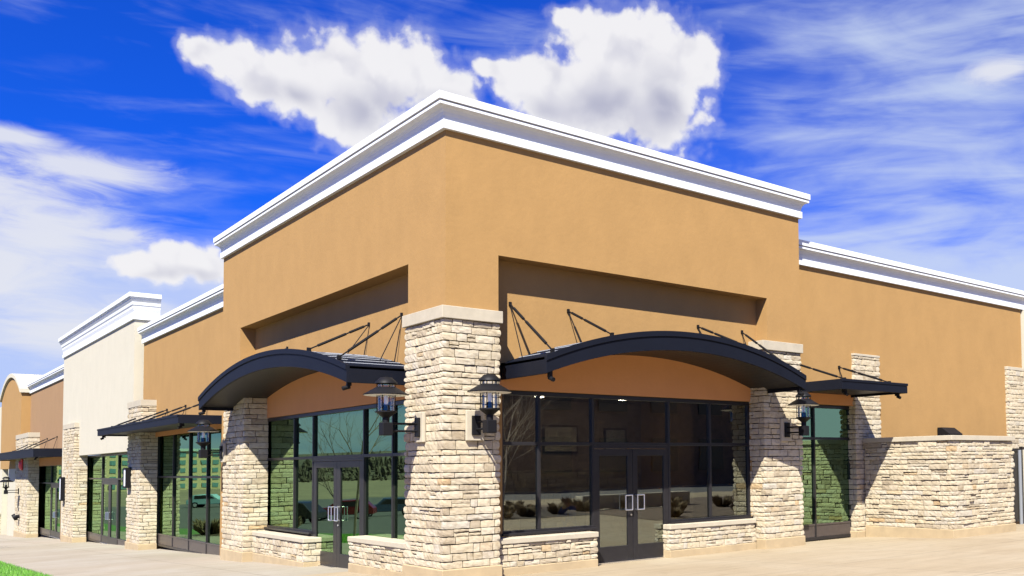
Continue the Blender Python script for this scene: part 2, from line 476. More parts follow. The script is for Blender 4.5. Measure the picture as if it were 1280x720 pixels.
# ------------------------------------------------------------------ joinery
def storefront(parent, f, t, s0, s1, z0, z1, mull, transoms, door=None, door_top=None, kick=None, sill=None, glass='glass'):
    """aluminium grid with separate panes. mull: s positions; transoms: z positions; door: (sa, sb, zfloor)"""
    w, dp = 0.05, 0.09
    fr = MB(f)
    za = z0
    fr.box(s0, s1, t - dp, t + 0.012, z1 - 0.075, z1)
    if door is None: spans = [(s0, s1)]
    else: spans = [(s0, door[0]), (door[1], s1)]
    for a, b in spans:
        if b - a < 0.1: continue
        fr.box(a, b, t - dp, t + 0.012, z0, z0 + 0.07)
        if sill: fr.box(a - 0.01, b + 0.01, t + 0.0125, t + sill, z0 - 0.01, z0 + 0.035)
    for s in [s0 + w / 2, s1 - w / 2] + list(mull):
        isd = door is not None and (abs(s - door[0]) < 1e-6 or abs(s - door[1]) < 1e-6)
        zb = door[2] if isd else z0
        if door is not None and door[0] < s < door[1]: zb = door_top
        fr.box(s - w / 2, s + w / 2, t - dp - 0.002, t + 0.010, zb, z1 - 0.0755)
    xs = sorted([s0 + w / 2, s1 - w / 2] + list(mull))
    for z in transoms:
        for a, b in zip(xs, xs[1:]):
            if door is not None and door[0] - 1e-6 <= a and b <= door[1] + 1e-6 and abs(z - door_top) > 0.2: continue
            fr.box(a + w / 2 + 0.001, b - w / 2 - 0.001, t - dp, t + 0.008, z - 0.03, z + 0.03)
    fo = fr.build('window_frame', M['frame'], parent, bevel=0.004)
    for a, b in zip(xs, xs[1:]):
        isd = door is not None and door[0] - 1e-6 <= a and b <= door[1] + 1e-6
        base = (z0 + 0.07) if not isd else None
        lv = []
        if kick and not isd:
            k = MB(f); k.box(a + w / 2 + 0.002, b - w / 2 - 0.002, t - 0.06, t - 0.006, z0 + 0.072, kick - 0.022)
            k.box(a + w / 2 + 0.001, b - w / 2 - 0.001, t - 0.07, t + 0.006, kick - 0.02, kick + 0.02)
            k.build('kick_panel', M['kick'], fo, bevel=0.003); base = kick + 0.02
        if base is not None: lv.append(base)
        for z in sorted(transoms):
            if isd and z < door_top - 0.2: continue
            if lv: 
                g = MB(f); g.box(a + w / 2 - 0.01, b - w / 2 + 0.01, t - 0.048, t - 0.040, lv[-1] - 0.008, z - 0.022); g.build('glass_pane', M[glass], fo)
            lv.append(z + 0.03)
        g = MB(f); g.box(a + w / 2 - 0.01, b - w / 2 + 0.01, t - 0.048, t - 0.040, lv[-1] - 0.008, z1 - 0.067); g.build('glass_pane', M[glass], fo)
    if door is not None:
        da, db, zf = door; mid = (da + db) / 2; top = door_top - 0.03
        hd = MB(f); hd.box(da + w / 2 + 0.001, db - w / 2 - 0.001, t - dp, t + 0.006, top - 0.06, top - 0.001); hd.build('door_head', M['frame'], fo, bevel=0.004)
        for a, b, side in ((da + w / 2 + 0.004, mid - 0.004, 1), (mid + 0.004, db - w / 2 - 0.004, -1)):
            st = (b - a) * 0.13 if (b - a) > 1 else 0.115
            d = MB(f); zt = top - 0.066; zk = zf + 0.30
            d.box(a, a + st, t - 0.055, t + 0.002, zf + 0.012, zt); d.box(b - st, b, t - 0.055, t + 0.002, zf + 0.012, zt)
            d.box(a + st, b - st, t - 0.055, t + 0.0015, zt - 0.13, zt); d.box(a + st, b - st, t - 0.055, t + 0.0015, zf + 0.012, zk)
            do = d.build('door', M['frame'], parent, bevel=0.004)
            g = MB(f); g.box(a + st - 0.01, b - st + 0.01, t - 0.030, t - 0.022, zk - 0.01, zt - 0.12); g.build('glass_pane', M[glass], do)
            hx = mid - side * 0.0 + (-side) * (-0.0)
            # square pull handle near the meeting stile
            cx = b - st * 0.5 if side == 1 else a + st * 0.5
            h = MB(f); hz0, hz1 = zf + 0.98, zf + 1.26; ho = 0.075
            ex = cx - side * 0.16
            for pz in (hz0, hz1): h.tube((cx, t + 0.0, pz), (cx, t + ho, pz), 0.012); h.tube((cx, t + ho, pz), (ex, t + ho, pz), 0.012)
            h.tube((ex, t + ho, hz0), (ex, t + ho, hz1), 0.012); h.tube((cx, t + ho, hz0), (cx, t + ho, hz1), 0.012)
            h.build('handle', M['steel'], do, smooth=True)
            pb = MB(f); pb.tube((a + st - 0.005, t - 0.070, zf + 1.0), (b - st + 0.005, t - 0.070, zf + 1.0), 0.016); pb.build('push_bar', M['steel'], do, smooth=True)
            if side == 1:
                lk = MB(f); lk.tube((cx + 0.02, t + 0.002, zf + 0.88), (cx + 0.02, t + 0.012, zf + 0.88), 0.018, n=12); lk.build('lock_cylinder', M['steel'], do)
        th = MB(f); th.box(da + 0.02, db - 0.02, t - 0.09, t + 0.05, zf - 0.01, zf + 0.010); th.build('threshold', M['steel'], parent)
    return fo

def rod(parent, f, a, b, strut=None, r=0.025):
    """turnbuckle tie rod with clevis ends and a thin stay"""
    h = MB(f); A, B_ = Vector(a), Vector(b); d = (B_ - A)
    h.tube(a, b, r * 0.55, n=8)
    for q0, q1 in ((0.10, 0.34), (0.40, 0.86)):
        h.tube(tuple(A + d * q0), tuple(A + d * q1), r, n=8)
    for q in (A, B_):
        h.box(q.x - 0.022, q.x + 0.022, q.y - 0.035, q.y + 0.035, q.z - 0.04, q.z + 0.03)
    h.box(A.x - 0.05, A.x + 0.05, A.y - 0.04, A.y - 0.012, A.z - 0.09, A.z + 0.07)
    if strut is not None: h.tube(a, strut, 0.009, n=6)
    return h.build('hanger_rod', M['black'], parent, smooth=True)

def flat_canopy(parent, f, s0, s1, t0, t1, z0, z1, rods, wall_z, front_frac=0.9):
    c = MB(f); th = 0.05
    c.box(s0, s1, t1 - th, t1, z0, z1); c.box(s0, s0 + th, t0, t1 - th, z0, z1); c.box(s1 - th, s1, t0, t1 - th, z0, z1)
    c.box(s0 + th, s1 - th, t0, t1 - th, z1 - 0.05, z1 - 0.012)
    c.box(s0 - 0.012, s1 + 0.012, t1 + 0.001, t1 + 0.014, z1 - 0.055, z1 + 0.004)
    o = c.build('flat_canopy', M['navy'], parent, bevel=0.006)
    g = MB(f); n = max(3, int((s1 - s0) / 0.3)); ds = (s1 - s0 - 2 * th) / n
    for i in range(n):
        g.box(s0 + th + i * ds + 0.004, s0 + th + (i + 1) * ds - 0.004, t0 + 0.01, t1 - th - 0.002, z0 + 0.055, z0 + 0.07)
    g.box(s0 + th, s1 - th, t0 + 0.01, t1 - th - 0.004, z0 + 0.072, z0 + 0.085)
    g.build('soffit', M['soffit'], o, bevel=0.002)
    for k in (s0 + 0.25, s1 - 0.2):
        p = MB(f); p.box(k - 0.03, k + 0.03, t1 - 0.20, t1 - 0.10, z0 - 0.06, z0 + 0.05); p.tube((k, t1 - 0.15, z0 - 0.07), (k, t1 - 0.06, z0 - 0.11), 0.035, n=10)
        p.build('spotlight', M['black'], o)
    for s in rods:
        rod(o, f, (s, t0, wall_z), (s, t0 + (t1 - t0) * front_frac, z1 + 0.02), (s, t0 + 0.16, z1))
    return o

def arch_canopy(parent, f, s0, s1, t0, t1, ze_b, ze_t, zm_b, zm_t, rods, wall_z):
    N = 40; th = 0.05
    def arc(za, zm, a0=s0, a1=s1, n=N, dz=0.0):
        out = []; half = (s1 - s0) / 2; sag = zm - za; rad = (half * half + sag * sag) / (2 * sag); c = (s0 + s1) / 2
        for i in range(n + 1):
            s = a0 + (a1 - a0) * i / n; out.append((s, zm - rad + math.sqrt(max(0, rad * rad - (s - c) ** 2)) + dz))
        return out
    bot, top = arc(ze_b, zm_b), arc(ze_t, zm_t)
    c = MB(f)
    # the fascia: strip solid in the (s,z) plane swept along t
    c.strip([(s, z) for s, z in bot], top, 1, t1 - th, t1)
    lip = [(s, z - 0.085) for s, z in top]
    c.strip(lip, [(s, z + 0.012) for s, z in top], 1, t1 + 0.001, t1 + 0.02)
    c.strip([(s, z - 0.10) for s, z in top], [(s, z - 0.094) for s, z in top], 1, t1 + 0.001, t1 + 0.008)
    # end plates
    for a, b in ((s0, s0 + th), (s1 - th, s1)):
        c.box(a, b, t0, t1 - th - 0.001, ze_b, ze_t)
    o = c.build('arched_canopy', M['navy'], parent, bevel=0.005)
    r = MB(f)
    r.strip([(s, z - 0.06) for s, z in top], [(s, z - 0.02) for s, z in top], 1, t0 + 0.001, t1 - th - 0.002)
    r.build('roof_sheet', M['roofnavy'], o)
    rb = MB(f)
    ns = int((s1 - s0) / 0.36)
    half = (s1 - s0) / 2; sag = zm_t - ze_t; rad = (half * half + sag * sag) / (2 * sag); cc = (s0 + s1) / 2
    for i in range(1, ns):
        s = s0 + (s1 - s0) * i / ns; z = zm_t - rad + math.sqrt(rad * rad - (s - cc) ** 2)
        rb.box(s - 0.006, s + 0.006, t0 + 0.01, t1 - th - 0.01, z - 0.03, z - 0.011)
    rb.build('standing_seam', M['seam'], o)
    g = MB(f); nb = int((s1 - s0) / 0.16)
    bb = arc(ze_b + 0.06, zm_b + 0.05, s0 + th, s1 - th, nb)
    for (sa, za), (sb, zb) in zip(bb, bb[1:]):
        g.strip([(sa + 0.004, za), (sb - 0.004, zb)], [(sa + 0.004, za + 0.03), (sb - 0.004, zb + 0.03)], 1, t0 + 0.01, t1 - th - 0.003)
    bb2 = [(s, z + 0.034) for s, z in bb]
    g.strip(bb2, [(s, z + 0.02) for s, z in bb2], 1, t0 + 0.01, t1 - th - 0.003)
    g.build('soffit', M['soffit'], o)
    k = MB(f); k.strip([(s, z - 0.002) for s, z in bb], [(s, z + 0.034) for s, z in bb], 1, t0 - 0.0, t0 + 0.008)
    for k_ in (s0 + 0.12, s1 - 0.12):
        p = MB(f); p.box(k_ - 0.03, k_ + 0.03, t1 - 0.12, t1 - 0.05, ze_b - 0.05, ze_b + 0.05); p.tube((k_, t1 - 0.10, ze_b - 0.06), (k_, t1 + 0.02, ze_b - 0.10), 0.036, n=10)
        p.build('spotlight', M['black'], o)
    for s in rods:
        # front fixing on the roof near the fascia
        z = zm_t - rad + math.sqrt(max(0, rad * rad - (s - cc) ** 2))
        rod(o, f, (s, t0, wall_z), (s, t1 - 0.12, z + 0.03), (s, t0 + 0.42, z))
    return o

# ------------------------------------------------------------------ the corner shop
D = 0.348                                   # depth of the tall niches
sB, sA = 8.464, 12.673                      # tower fronts
ZT = 7.45
corner = thing('corner_shop', 'tall tan stucco corner shop with two arched navy canopies and white cornice', 'shop')

w = MB()
w.box(0.003, 0.952, 0.003, 1.414, -0.5, ZT)                                # corner pier of stucco
w.box(0.952, 7.412, 0.003, D, 5.44, ZT)                                    # over the right niche
w.box(7.412, sB, 0.003, D, 4.30, ZT); w.box(7.412, 8.36, 0.003, D, -0.5, 4.30)
w.box(0.003, D, 1.414, 11.148, 5.388, ZT)                                  # over the left niche
w.box(0.003, D, 11.148, sA, -0.8, ZT)
w.box(0.952, sB, D, D + 0.25, 3.23, ZT); w.box(0.952, 8.36, D, D + 0.25, 3.185, 3.23)                                   # rear plane, right front
w.box(7.21, 8.36, D, D + 0.25, -0.5, 3.185)
w.box(0.952, 1.21, D, D + 0.25, -0.5, 3.185)
w.box(D, D + 0.25, 1.414, sA, 3.10, ZT)                                    # rear plane, left front
w.box(D, D + 0.25, 10.42, sA, -0.9, 3.10)
w.box(D, D + 0.25, 1.414, 2.20, -0.5, 3.10)
w.box(sB - 0.25, sB, D + 0.25, sA, 3.25, ZT); w.box(sB - 0.25, sB - 0.11, D + 0.25, sA, -0.8, 3.25)                               # hidden side and back
w.box(D + 0.25, sB - 0.25, sA - 0.25, sA, -0.9, ZT)
w.build('stucco_wall', M['tan'], corner)
rf = MB(); rf.box(D + 0.26, sB - 0.26, D + 0.26, sA - 0.26, 7.0, 7.1); rf.build('roof', M['roofing'], corner)

sweep([(sB, 3.0), (sB, 0), (0, 0), (0, sA), (3.0, sA)], cornice_profile(7.383, 7.93)).build('cornice', M['white'], corner, bevel=0.004)

# terracotta spandrels under the arches (bounded by the canopy curve)
def spandrel(f, s0, s1, t, zb, arc_pts):
    m = MB(f); lo = [(s, zb) for s, z in arc_pts]; m.strip(lo, arc_pts, 1, t - 0.02, t + 0.006); return m
def arcpts(s0, s1, ze, zm, n=30, a0=None, a1=None):
    half = (s1 - s0) / 2; sag = zm - ze; rad = (half * half + sag * sag) / (2 * sag); c = (s0 + s1) / 2; a0 = s0 if a0 is None else a0; a1 = s1 if a1 is None else a1
    return [(a0 + (a1 - a0) * i / n, zm - rad + math.sqrt(max(0, rad * rad - (a0 + (a1 - a0) * i / n - c) ** 2))) for i in range(n + 1)]
spandrel(FB, 1.17, 7.36, -D, 3.187, arcpts(1.16, 7.37, 3.45, 4.06)).build('spandrel', M['terra'], corner)
m_ = MB(FB); m_.box(0.955, 1.158, -D - 0.02, -D + 0.006, 3.187, 3.45); m_.build('spandrel', M['terra'], corner)
m_ = MB(FB); m_.box(7.372, 7.408, -D - 0.02, -D + 0.006, 3.187, 3.45); m_.build('spandrel', M['terra'], corner)
spandrel(FA, 1.75, 11.12, -D, 3.102, arcpts(1.76, 11.11, 3.40, 3.98)).build('spandrel', M['terra'], corner)
m_ = MB(FA); m_.box(1.418, 1.758, -D - 0.02, -D + 0.006, 3.102, 3.40); m_.build('spandrel', M['terra'], corner)

# stone piers
pillar(corner, [(0.93, 0.40), (0.93, -0.055), (-0.055, -0.055), (-0.055, 1.37), (0.40, 1.37)], -0.12, 4.262, 11, cap=4.468, plinth=0.215)
pillar(corner, [(8.39, 0.60), (8.39, -0.055), (7.215, -0.055), (7.215, 0.46)], -0.05, 4.29, 12, cap=4.495, plinth=0.215)
pillar(corner, [(0.38, 10.16), (-0.15, 10.16), (-0.15, 11.92), (0.0, 11.92)], -0.62, 4.05, 13, cap=4.25, plinth=-0.10)
# low walls under the windows
def low_wall(f, s0, s1, t, zg, zc, seed, lo=True):
    P = [Vector(f(s, tt, 0)) for s, tt in ((s0, -D - 0.10), (s0, t), (s1, t), (s1, -D - 0.10))]
    if f is FB: P = P[::-1]
    path = [(p.x, p.y) for p in P]
    mb = masonry(path, zg + 0.15, zc - 0.10, seed, lo=0.085, hi=0.135, lmin=0.13, lmax=0.34, proud=0.025)
    o = mb.build('low_wall', M['stone'], corner)
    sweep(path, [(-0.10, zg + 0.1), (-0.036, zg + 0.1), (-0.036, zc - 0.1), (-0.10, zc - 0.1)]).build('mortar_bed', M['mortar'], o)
    c = MB(f); c.box(s0 - 0.03, s1 + 0.03, -D - 0.05, t + 0.035, zc - 0.098, zc); c.build('sill_stone', M['cast'], o, bevel=0.012)
    sweep(path, [(-0.12, zg - 0.1), (0.02, zg - 0.1), (0.02, zg + 0.14), (0.01, zg + 0.15), (-0.12, zg + 0.15)]).build('plinth', M['base'], o, bevel=0.006)
low_wall(FB, 0.95, 2.96, -0.07, -0.01, 0.63, 21)
low_wall(FB, 4.80, 7.13, -0.20, -0.01, 0.65, 22)
low_wall(FA, 6.62, 10.08, -0.05, -0.27, 0.385, 23)
low_wall(FA, 1.40, 4.12, -0.05, -0.11, 0.545, 24)

storefront(corner, FB, -0.40, 1.21, 7.21, 0.655, 3.18, [1.97, 3.12, 4.95, 6.06], [2.25], door=(3.12, 4.95, 0.0), door_top=2.25, sill=0.10, glass='greyglass')
# left front: the two flanks step with the pavement
storefront(corner, FA, -0.37, 2.20, 10.42, 0.44, 3.09, [2.91, 4.27, 7.08, 8.29], [2.10], door=(4.27, 7.08, -0.20), door_top=2.10, sill=0.08)

RODB = (1.36, 2.55, 5.70, 6.96)
arch_canopy(corner, FB, 1.17, 7.37, -D, 1.15, 3.35, 3.64, 3.93, 4.27, RODB, 4.70)
arch_canopy(corner, FA, 1.78, 11.12, -D, 0.90, 3.31, 3.61, 3.90, 4.24, (2.44, 3.95, 8.7, 10.3), 4.67)

# dim interior seen through the glass
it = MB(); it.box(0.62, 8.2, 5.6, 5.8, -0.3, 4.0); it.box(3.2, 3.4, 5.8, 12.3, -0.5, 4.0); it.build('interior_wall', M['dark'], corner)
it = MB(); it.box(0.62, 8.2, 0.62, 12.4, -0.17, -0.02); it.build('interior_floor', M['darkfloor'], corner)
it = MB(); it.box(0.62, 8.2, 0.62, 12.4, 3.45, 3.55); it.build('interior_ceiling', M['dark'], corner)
it = masonry([(8.1, 5.55), (2.6, 5.55)], -0.02, 1.75, 31, lo=0.12, hi=0.22, lmin=0.25, lmax=0.6).build('interior_stone_wall', M['stone'], corner)
for x, y in ((1.75, 1.1), (2.9, 2.4), (5.4, 2.2), (2.6, 4.6), (4.4, 4.4), (6.6, 4.2), (7.2, 1.9)):
    l = MB(); l.lathe((x, y, 0), [(0.10, 3.42), (0.105, 3.449)], 16); l.build('downlight', M['lampwarm'], corner)

def seated_person(x, y, zf, face, label):
    """one skinned figure on a chair, forearms on the table"""
    T = thing('person', label, 'person', (x, y, zf))
    c, s_ = math.cos(face), math.sin(face)
    W = lambda p: (x + p[0] * c - p[1] * s_, y + p[0] * s_ + p[1] * c, zf + p[2])
    def skin(name, verts, edges, rad, material, root=0):
        me = bpy.data.meshes.new(name); me.from_pydata([Vector(W(v)) - Vector((x, y, zf)) for v in verts], edges, []); me.materials.append(material)
        o = bpy.data.objects.new(name, me); COL.objects.link(o); o.parent = T
        o.modifiers.new('skin', 'SKIN'); 
        for i, r in enumerate(rad): me.skin_vertices[0].data[i].radius = (r, r)
        me.skin_vertices[0].data[root].use_root = True
        sb = o.modifiers.new('smooth', 'SUBSURF'); sb.levels = 2; sb.render_levels = 2; me.shade_smooth(); return o
    V = [(0, 0, .50), (.02, 0, .68), (.05, 0, .86), (.06, 0, 1.00), (.09, 0, 1.09), (.12, 0, 1.19), (.13, 0, 1.27)]
    E_ = [(0, 1), (1, 2), (2, 3), (3, 4), (4, 5), (5, 6)]; rd = [.15, .135, .155, .10, .055, .085, .07]
    for g in (-1, 1):
        n = len(V); V += [(.04, g * .19, .96), (.16, g * .24, .74), (.40, g * .15, .79), (.48, g * .12, .80), (.12, g * .09, .48), (.45, g * .11, .50), (.43, g * .11, .08), (.55, g * .12, .05)]
        E_ += [(3, n), (n, n + 1), (n + 1, n + 2), (n + 2, n + 3), (0, n + 4), (n + 4, n + 5), (n + 5, n + 6), (n + 6, n + 7)]; rd += [.065, .048, .034, .036, .095, .065, .045, .04]
    skin('body', V, E_, rd, simple('warm_skin', (0.45, 0.25, 0.17), 0.6))
    SV = V[:4] + [(.04, .19, .96), (.16, .24, .74), (.28, .195, .765), (.04, -.19, .96), (.16, -.24, .74), (.28, -.195, .765)]
    skin('shirt', SV, [(0, 1), (1, 2), (2, 3), (3, 4), (4, 5), (5, 6), (3, 7), (7, 8), (8, 9)], [.165, .15, .17, .11, .08, .06, .052, .08, .06, .052], simple('blue_cotton', (0.02, 0.07, 0.42), 0.8))
    h = MB(); q = W((.105, 0, 0)); h.lathe((q[0], q[1], 0), [(.075, zf + 1.20), (.098, zf + 1.25), (.092, zf + 1.31), (.05, zf + 1.355)], 14); h.build('hair', simple('dark_hair', (0.03, 0.02, 0.015), 0.6), T, smooth=True)
    return T
seated_person(3.95, 2.45, -0.02, math.pi, 'person in a blue shirt seated at a table behind the right window')
tb = thing('cafe_table', 'small dark cafe table behind the right window', 'table', (3.35, 2.45, -0.02))
MB().lathe((3.35, 2.45, 0), [(0.36, 0.70), (0.37, 0.71), (0.37, 0.735), (0.36, 0.74)], 28).build('tabletop', M['kick'], tb)
MB().lathe((3.35, 2.45, 0), [(0.24, -0.019), (0.24, 0.01), (0.04, 0.03), (0.04, 0.699)], 20).build('pedestal', M['black'], tb)
ch = thing('cafe_chair', 'dark cafe chair under the person in blue', 'chair', (4.0, 2.45, -0.02))
MB().box(3.74, 4.2, 2.24, 2.66, 0.34, 0.375).build('seat', M['kick'], ch, bevel=0.01)
MB().box(4.17, 4.205, 2.24, 2.66, 0.45, 0.90).build('backrest', M['kick'], ch, bevel=0.01)
for a_, b__ in ((3.77, 2.27), (3.77, 2.63), (4.185, 2.27), (4.185, 2.63)): MB().tube((a_, b__, -0.02), (a_, b__, 0.34 if a_ < 4 else 0.88), 0.014).build('leg', M['black'], ch)

m_ = MB(); m_.box(4.5, 5.5, 5.44, 5.462, -0.02, 0.85); m_.build('fireplace_dark_panel', M['black'], corner)  # flat black panel; the dark of the hollow is put into its colour
for x0_, x1_, z0_, z1_, c_ in ((5.2, 6.2, 2.15, 2.85, (0.42, 0.38, 0.32)), (3.4, 4.1, 2.1, 2.8, (0.28, 0.06, 0.04)), (7.0, 7.7, 2.1, 2.8, (0.30, 0.30, 0.30))):
    pc = thing('framed_panel', {5.2: 'pale framed panel hung above the indoor fireplace', 3.4: 'dark red framed panel hung left of the indoor fireplace', 7.0: 'grey framed panel hung at the right end indoors'}[x0_], 'picture', ((x0_ + x1_) / 2, 5.58, z0_))
    MB().box(x0_, x1_, 5.56, 5.598, z0_, z1_).build('frame', M['frame'], pc); MB().box(x0_ + .05, x1_ - .05, 5.545, 5.559, z0_ + .05, z1_ - .05).build('panel', simple('panel_print', c_, 0.7, var=0.3, vscale=3), pc)

# right wing of the same shop
wing_t = 0.50
w = MB()
w.box(sB + 0.003, 19.05, wing_t, wing_t + 0.3, 3.22, 6.60)
w.box(10.93, 19.05, wing_t, wing_t + 0.3, -0.5, 3.22)
w.box(18.75, 19.05, wing_t + 0.3, 12.0, -0.5, 6.60)
w.build('side_wing_wall', M['tan'], corner)
rf = MB(); rf.box(sB + 0.01, 18.74, wing_t + 0.31, 12.0, 6.4, 6.5); rf.build('roof', M['roofing'], corner)
sweep([(26.0, wing_t), (sB + 0.004, wing_t)], cornice_profile(6.47, 7.02)).build('cornice', M['white'], corner, bevel=0.004)
m_ = MB(FB); m_.box(8.30, 10.90, -0.508, -0.480, 3.22, 3.58); m_.build('spandrel', M['terra'], corner)
storefront(corner, FB, -0.62, 8.41, 10.90, 0.0, 3.215, [9.56], [2.41], kick=0.36)
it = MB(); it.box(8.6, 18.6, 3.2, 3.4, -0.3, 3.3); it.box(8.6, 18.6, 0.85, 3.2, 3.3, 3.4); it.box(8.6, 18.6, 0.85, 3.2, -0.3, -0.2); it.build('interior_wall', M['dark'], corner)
pillar(corner, [(11.84, wing_t + 0.02), (11.84, 0.42), (10.86, 0.42), (10.86, 0.66)], -0.05, 4.46, 14, cap=4.52, plinth=0.14, cap_out=0.02, lo=0.09, hi=0.16, lmin=0.2, lmax=0.5)
pillar(corner, [(19.0, wing_t + 0.02), (19.0, 0.42), (18.05, 0.42), (18.05, wing_t + 0.02)], -0.05, 4.54, 15, cap=4.64, plinth=0.14, cap_out=0.02, lo=0.09, hi=0.16, lmin=0.2, lmax=0.5)
flat_canopy(corner, FB, 8.47, 10.82, -0.49, 1.20, 3.42, 3.645, (8.75, 10.35), 4.15)

# ------------------------------------------------------------------ low stone screen wall beside the corner shop
scr = thing('stone_screen_wall', 'low stacked limestone screen wall with pale coping right of the narrow window', 'stone wall', (12.4, -1.0, 0))
pth = [(13.78, 0.48), (13.78, -2.16), (11.13, -2.16), (11.13, 0.36)]
pillar(scr, pth, -0.05, 2.30, 41, cap=2.415, plinth=0.27, name='stone_facing', cap_out=0.06, lo=0.075, hi=0.145, lmin=0.16, lmax=0.62, proud=0.04)
fl = thing('floodlight', 'small black wedge floodlight peeping over the stone screen wall', 'floodlight', (14.8, 0.30, 2.55))
h = MB(FB); h.prism([(-0.48, 2.50), (-0.48, 2.74), (-0.34, 2.74), (-0.08, 2.56), (-0.10, 2.50)], 0, 14.42, 15.05); h.build('housing', M['black'], fl, bevel=0.01)
h = MB(FB); h.box(14.47, 15.0, -0.31, -0.13, 2.488, 2.499); h.build('lens', M['frosted'], fl)

# ------------------------------------------------------------------ pale neighbour at the right edge
pale = thing('pale_shop', 'pale cream stucco building at the far right edge beyond the tan wing', 'shop', (22, 0, 0))
w = MB(); w.box(19.10, 26.0, 0.30, 12, -0.3, 2.45); w.box(19.10, 26.0, 0.30, 12, 3.1, 6.45); w.box(19.10, 19.32, 0.30, 12, 2.45, 3.1); w.build('stucco_wall', M['cream'], pale)
w = MB(); w.box(19.33, 25.5, 0.42, 0.47, 2.45, 3.1); w.build('glass_pane', M['glass'], pale)
w = MB(); w.box(19.2, 26.0, 0.22, 0.298, 2.28, 2.45); w.build('ledge', M['cast'], pale, bevel=0.006)
pp = tag(MB().tube((16.64, -0.72, 0.0), (16.64, -0.72, 2.1), 0.05, n=12).build('downpipe', simple('grey_pipe', (0.16, 0.17, 0.18), 0.5), None, smooth=True), 'grey metal downpipe behind the right end of the stone screen wall', 'pipe')
gt = thing('dark_gap_panel', 'added dark framed sheet standing for the dark gap right of the stone screen wall', 'gate', (15.1, -0.6, 0.02))  # added dark sheet and frame; their colour gives the dark of an open gap
MB(FB).box(15.65, 16.94, 0.56, 0.58, 0.10, 2.12).build('sheet_panel', M['frame'], gt)
g_ = MB(FB)
for a_, b__ in ((15.60, 15.66), (16.93, 16.99)): g_.box(a_, b__, 0.54, 0.62, 0.02, 2.2)
for a_, b__ in ((0.10, 0.16), (2.08, 2.14)): g_.box(15.665, 16.925, 0.582, 0.62, a_, b__)
g_.build('gap_panel_frame', M['frame'], gt)
lw = thing('low_stucco_wall', 'low tan stucco wall with pale coping at the right edge beyond the dark gap', 'wall', (18, -0.75, 0))
MB(FB).box(17.05, 22.0, 0.55, 0.95, -0.1, 2.18).build('wall_body', M['cream'], lw)
MB(FB).box(17.00, 22.05, 0.50, 1.0, 2.182, 2.29).build('coping', M['cast'], lw, bevel=0.01)

# ------------------------------------------------------------------ tan shop, left of the corner tower
tan = thing('tan_shop', 'lower tan stucco shop with four-bay window and flat navy canopy left of the corner tower', 'shop', (4, 18, -0.6))
w = MB(FA)
w.box(12.676, 23.42, -0.60, -0.30, 3.19, 6.40)
w.box(21.65, 23.42, -0.60, -0.30, -1.0, 3.19)
w.box(12.676, 13.90, -0.60, -0.30, -0.8, 3.19)
w.build('stucco_wall', M['tan'], tan)
w = MB(); w.box(0.61, 12.0, 12.68, 23.4, 6.0, 6.1); w.build('roof', M['roofing'], tan)
sweep([(0.30, 12.676), (0.30, 23.45)], cornice_profile(6.27, 6.80)).build('cornice', M['white'], tan, bevel=0.004)
m_ = MB(FA); m_.box(13.4, 21.9, -0.32, -0.285, 2.98, 3.24); m_.build('spandrel', M['terra'], tan)
storefront(tan, FA, -0.40, 13.90, 21.65, -0.60, 3.18, [15.66, 17.61, 19.56], [1.66], kick=-0.22)
flat_canopy(tan, FA, 13.10, 24.0, -0.29, 0.90, 3.07, 3.30, (15.2, 17.6, 19.9, 22.2), 3.80)
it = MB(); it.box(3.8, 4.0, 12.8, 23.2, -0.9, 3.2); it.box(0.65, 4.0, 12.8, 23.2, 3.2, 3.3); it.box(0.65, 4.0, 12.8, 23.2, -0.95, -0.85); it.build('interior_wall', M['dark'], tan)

# ------------------------------------------------------------------ cream shop
cream = thing('cream_shop', 'tall cream stucco shop with stepped white cornice and glazed double door', 'shop', (4, 31, -1))
w = MB(FA)
w.box(23.60, 38.6, -0.36, -0.05, 2.56, 7.30)
w.box(35.1, 38.6, -0.36, -0.05, -1.5, 2.56)
w.build('stucco_wall', M['cream'], cream)
for a_, b__ in ((23.60, 23.9), (38.3, 38.6)): MB().box(0.361, 0.80, a_, b__, -1.5, 7.12).build('side_wall', M['cream'], cream)
w = MB(); w.box(0.37, 11.0, 23.6, 38.6, 5.9, 6.0); w.build('roof', M['roofing'], cream)
zc0, zc1 = 7.12, 8.03; hh = zc1 - zc0
prof = [(-0.12, 0), (0.06, 0), (0.06, 0.17), (0.03, 0.18), (0.04, 0.30), (0.07, 0.42), (0.075, 0.5), (0.10, 0.55), (0.11, 0.66), (0.15, 0.74), (0.155, 0.79), (0.18, 0.80), (0.18, 0.83), (0.21, 0.84), (0.21, 1), (-0.12, 1)]
sweep([(0.80, 23.60), (0.05, 23.60), (0.05, 38.6), (0.80, 38.6)], [(o, zc0 + hh * q) for o, q in prof]).build('cornice', M['white'], cream, bevel=0.004)
pillar(cream, [(0.36, 21.45), (-0.12, 21.45), (-0.12, 23.45), (0.04, 23.40)], -1.05, 4.00, 16, cap=4.20, plinth=-0.52, cap_out=0.03)
pillar(cream, [(0.36, 34.2), (-0.10, 34.2), (-0.10, 37.2), (0.05, 37.2)], -1.45, 3.75, 17, cap=3.97, plinth=-0.92, cap_out=0.03)
storefront(cream, FA, -0.42, 23.95, 35.0, -1.04, 2.55, [28.1, 31.3], [1.57], door=(28.1, 31.3, -1.0), door_top=1.57, kick=-0.72)
it = MB(); it.box(4.0, 4.2, 24, 38, -1.3, 2.6); it.box(0.65, 4.0, 24, 38, 2.65, 2.75); it.box(0.65, 4.0, 24, 38, -1.35, -1.25); it.build('interior_wall', M['dark'], cream)

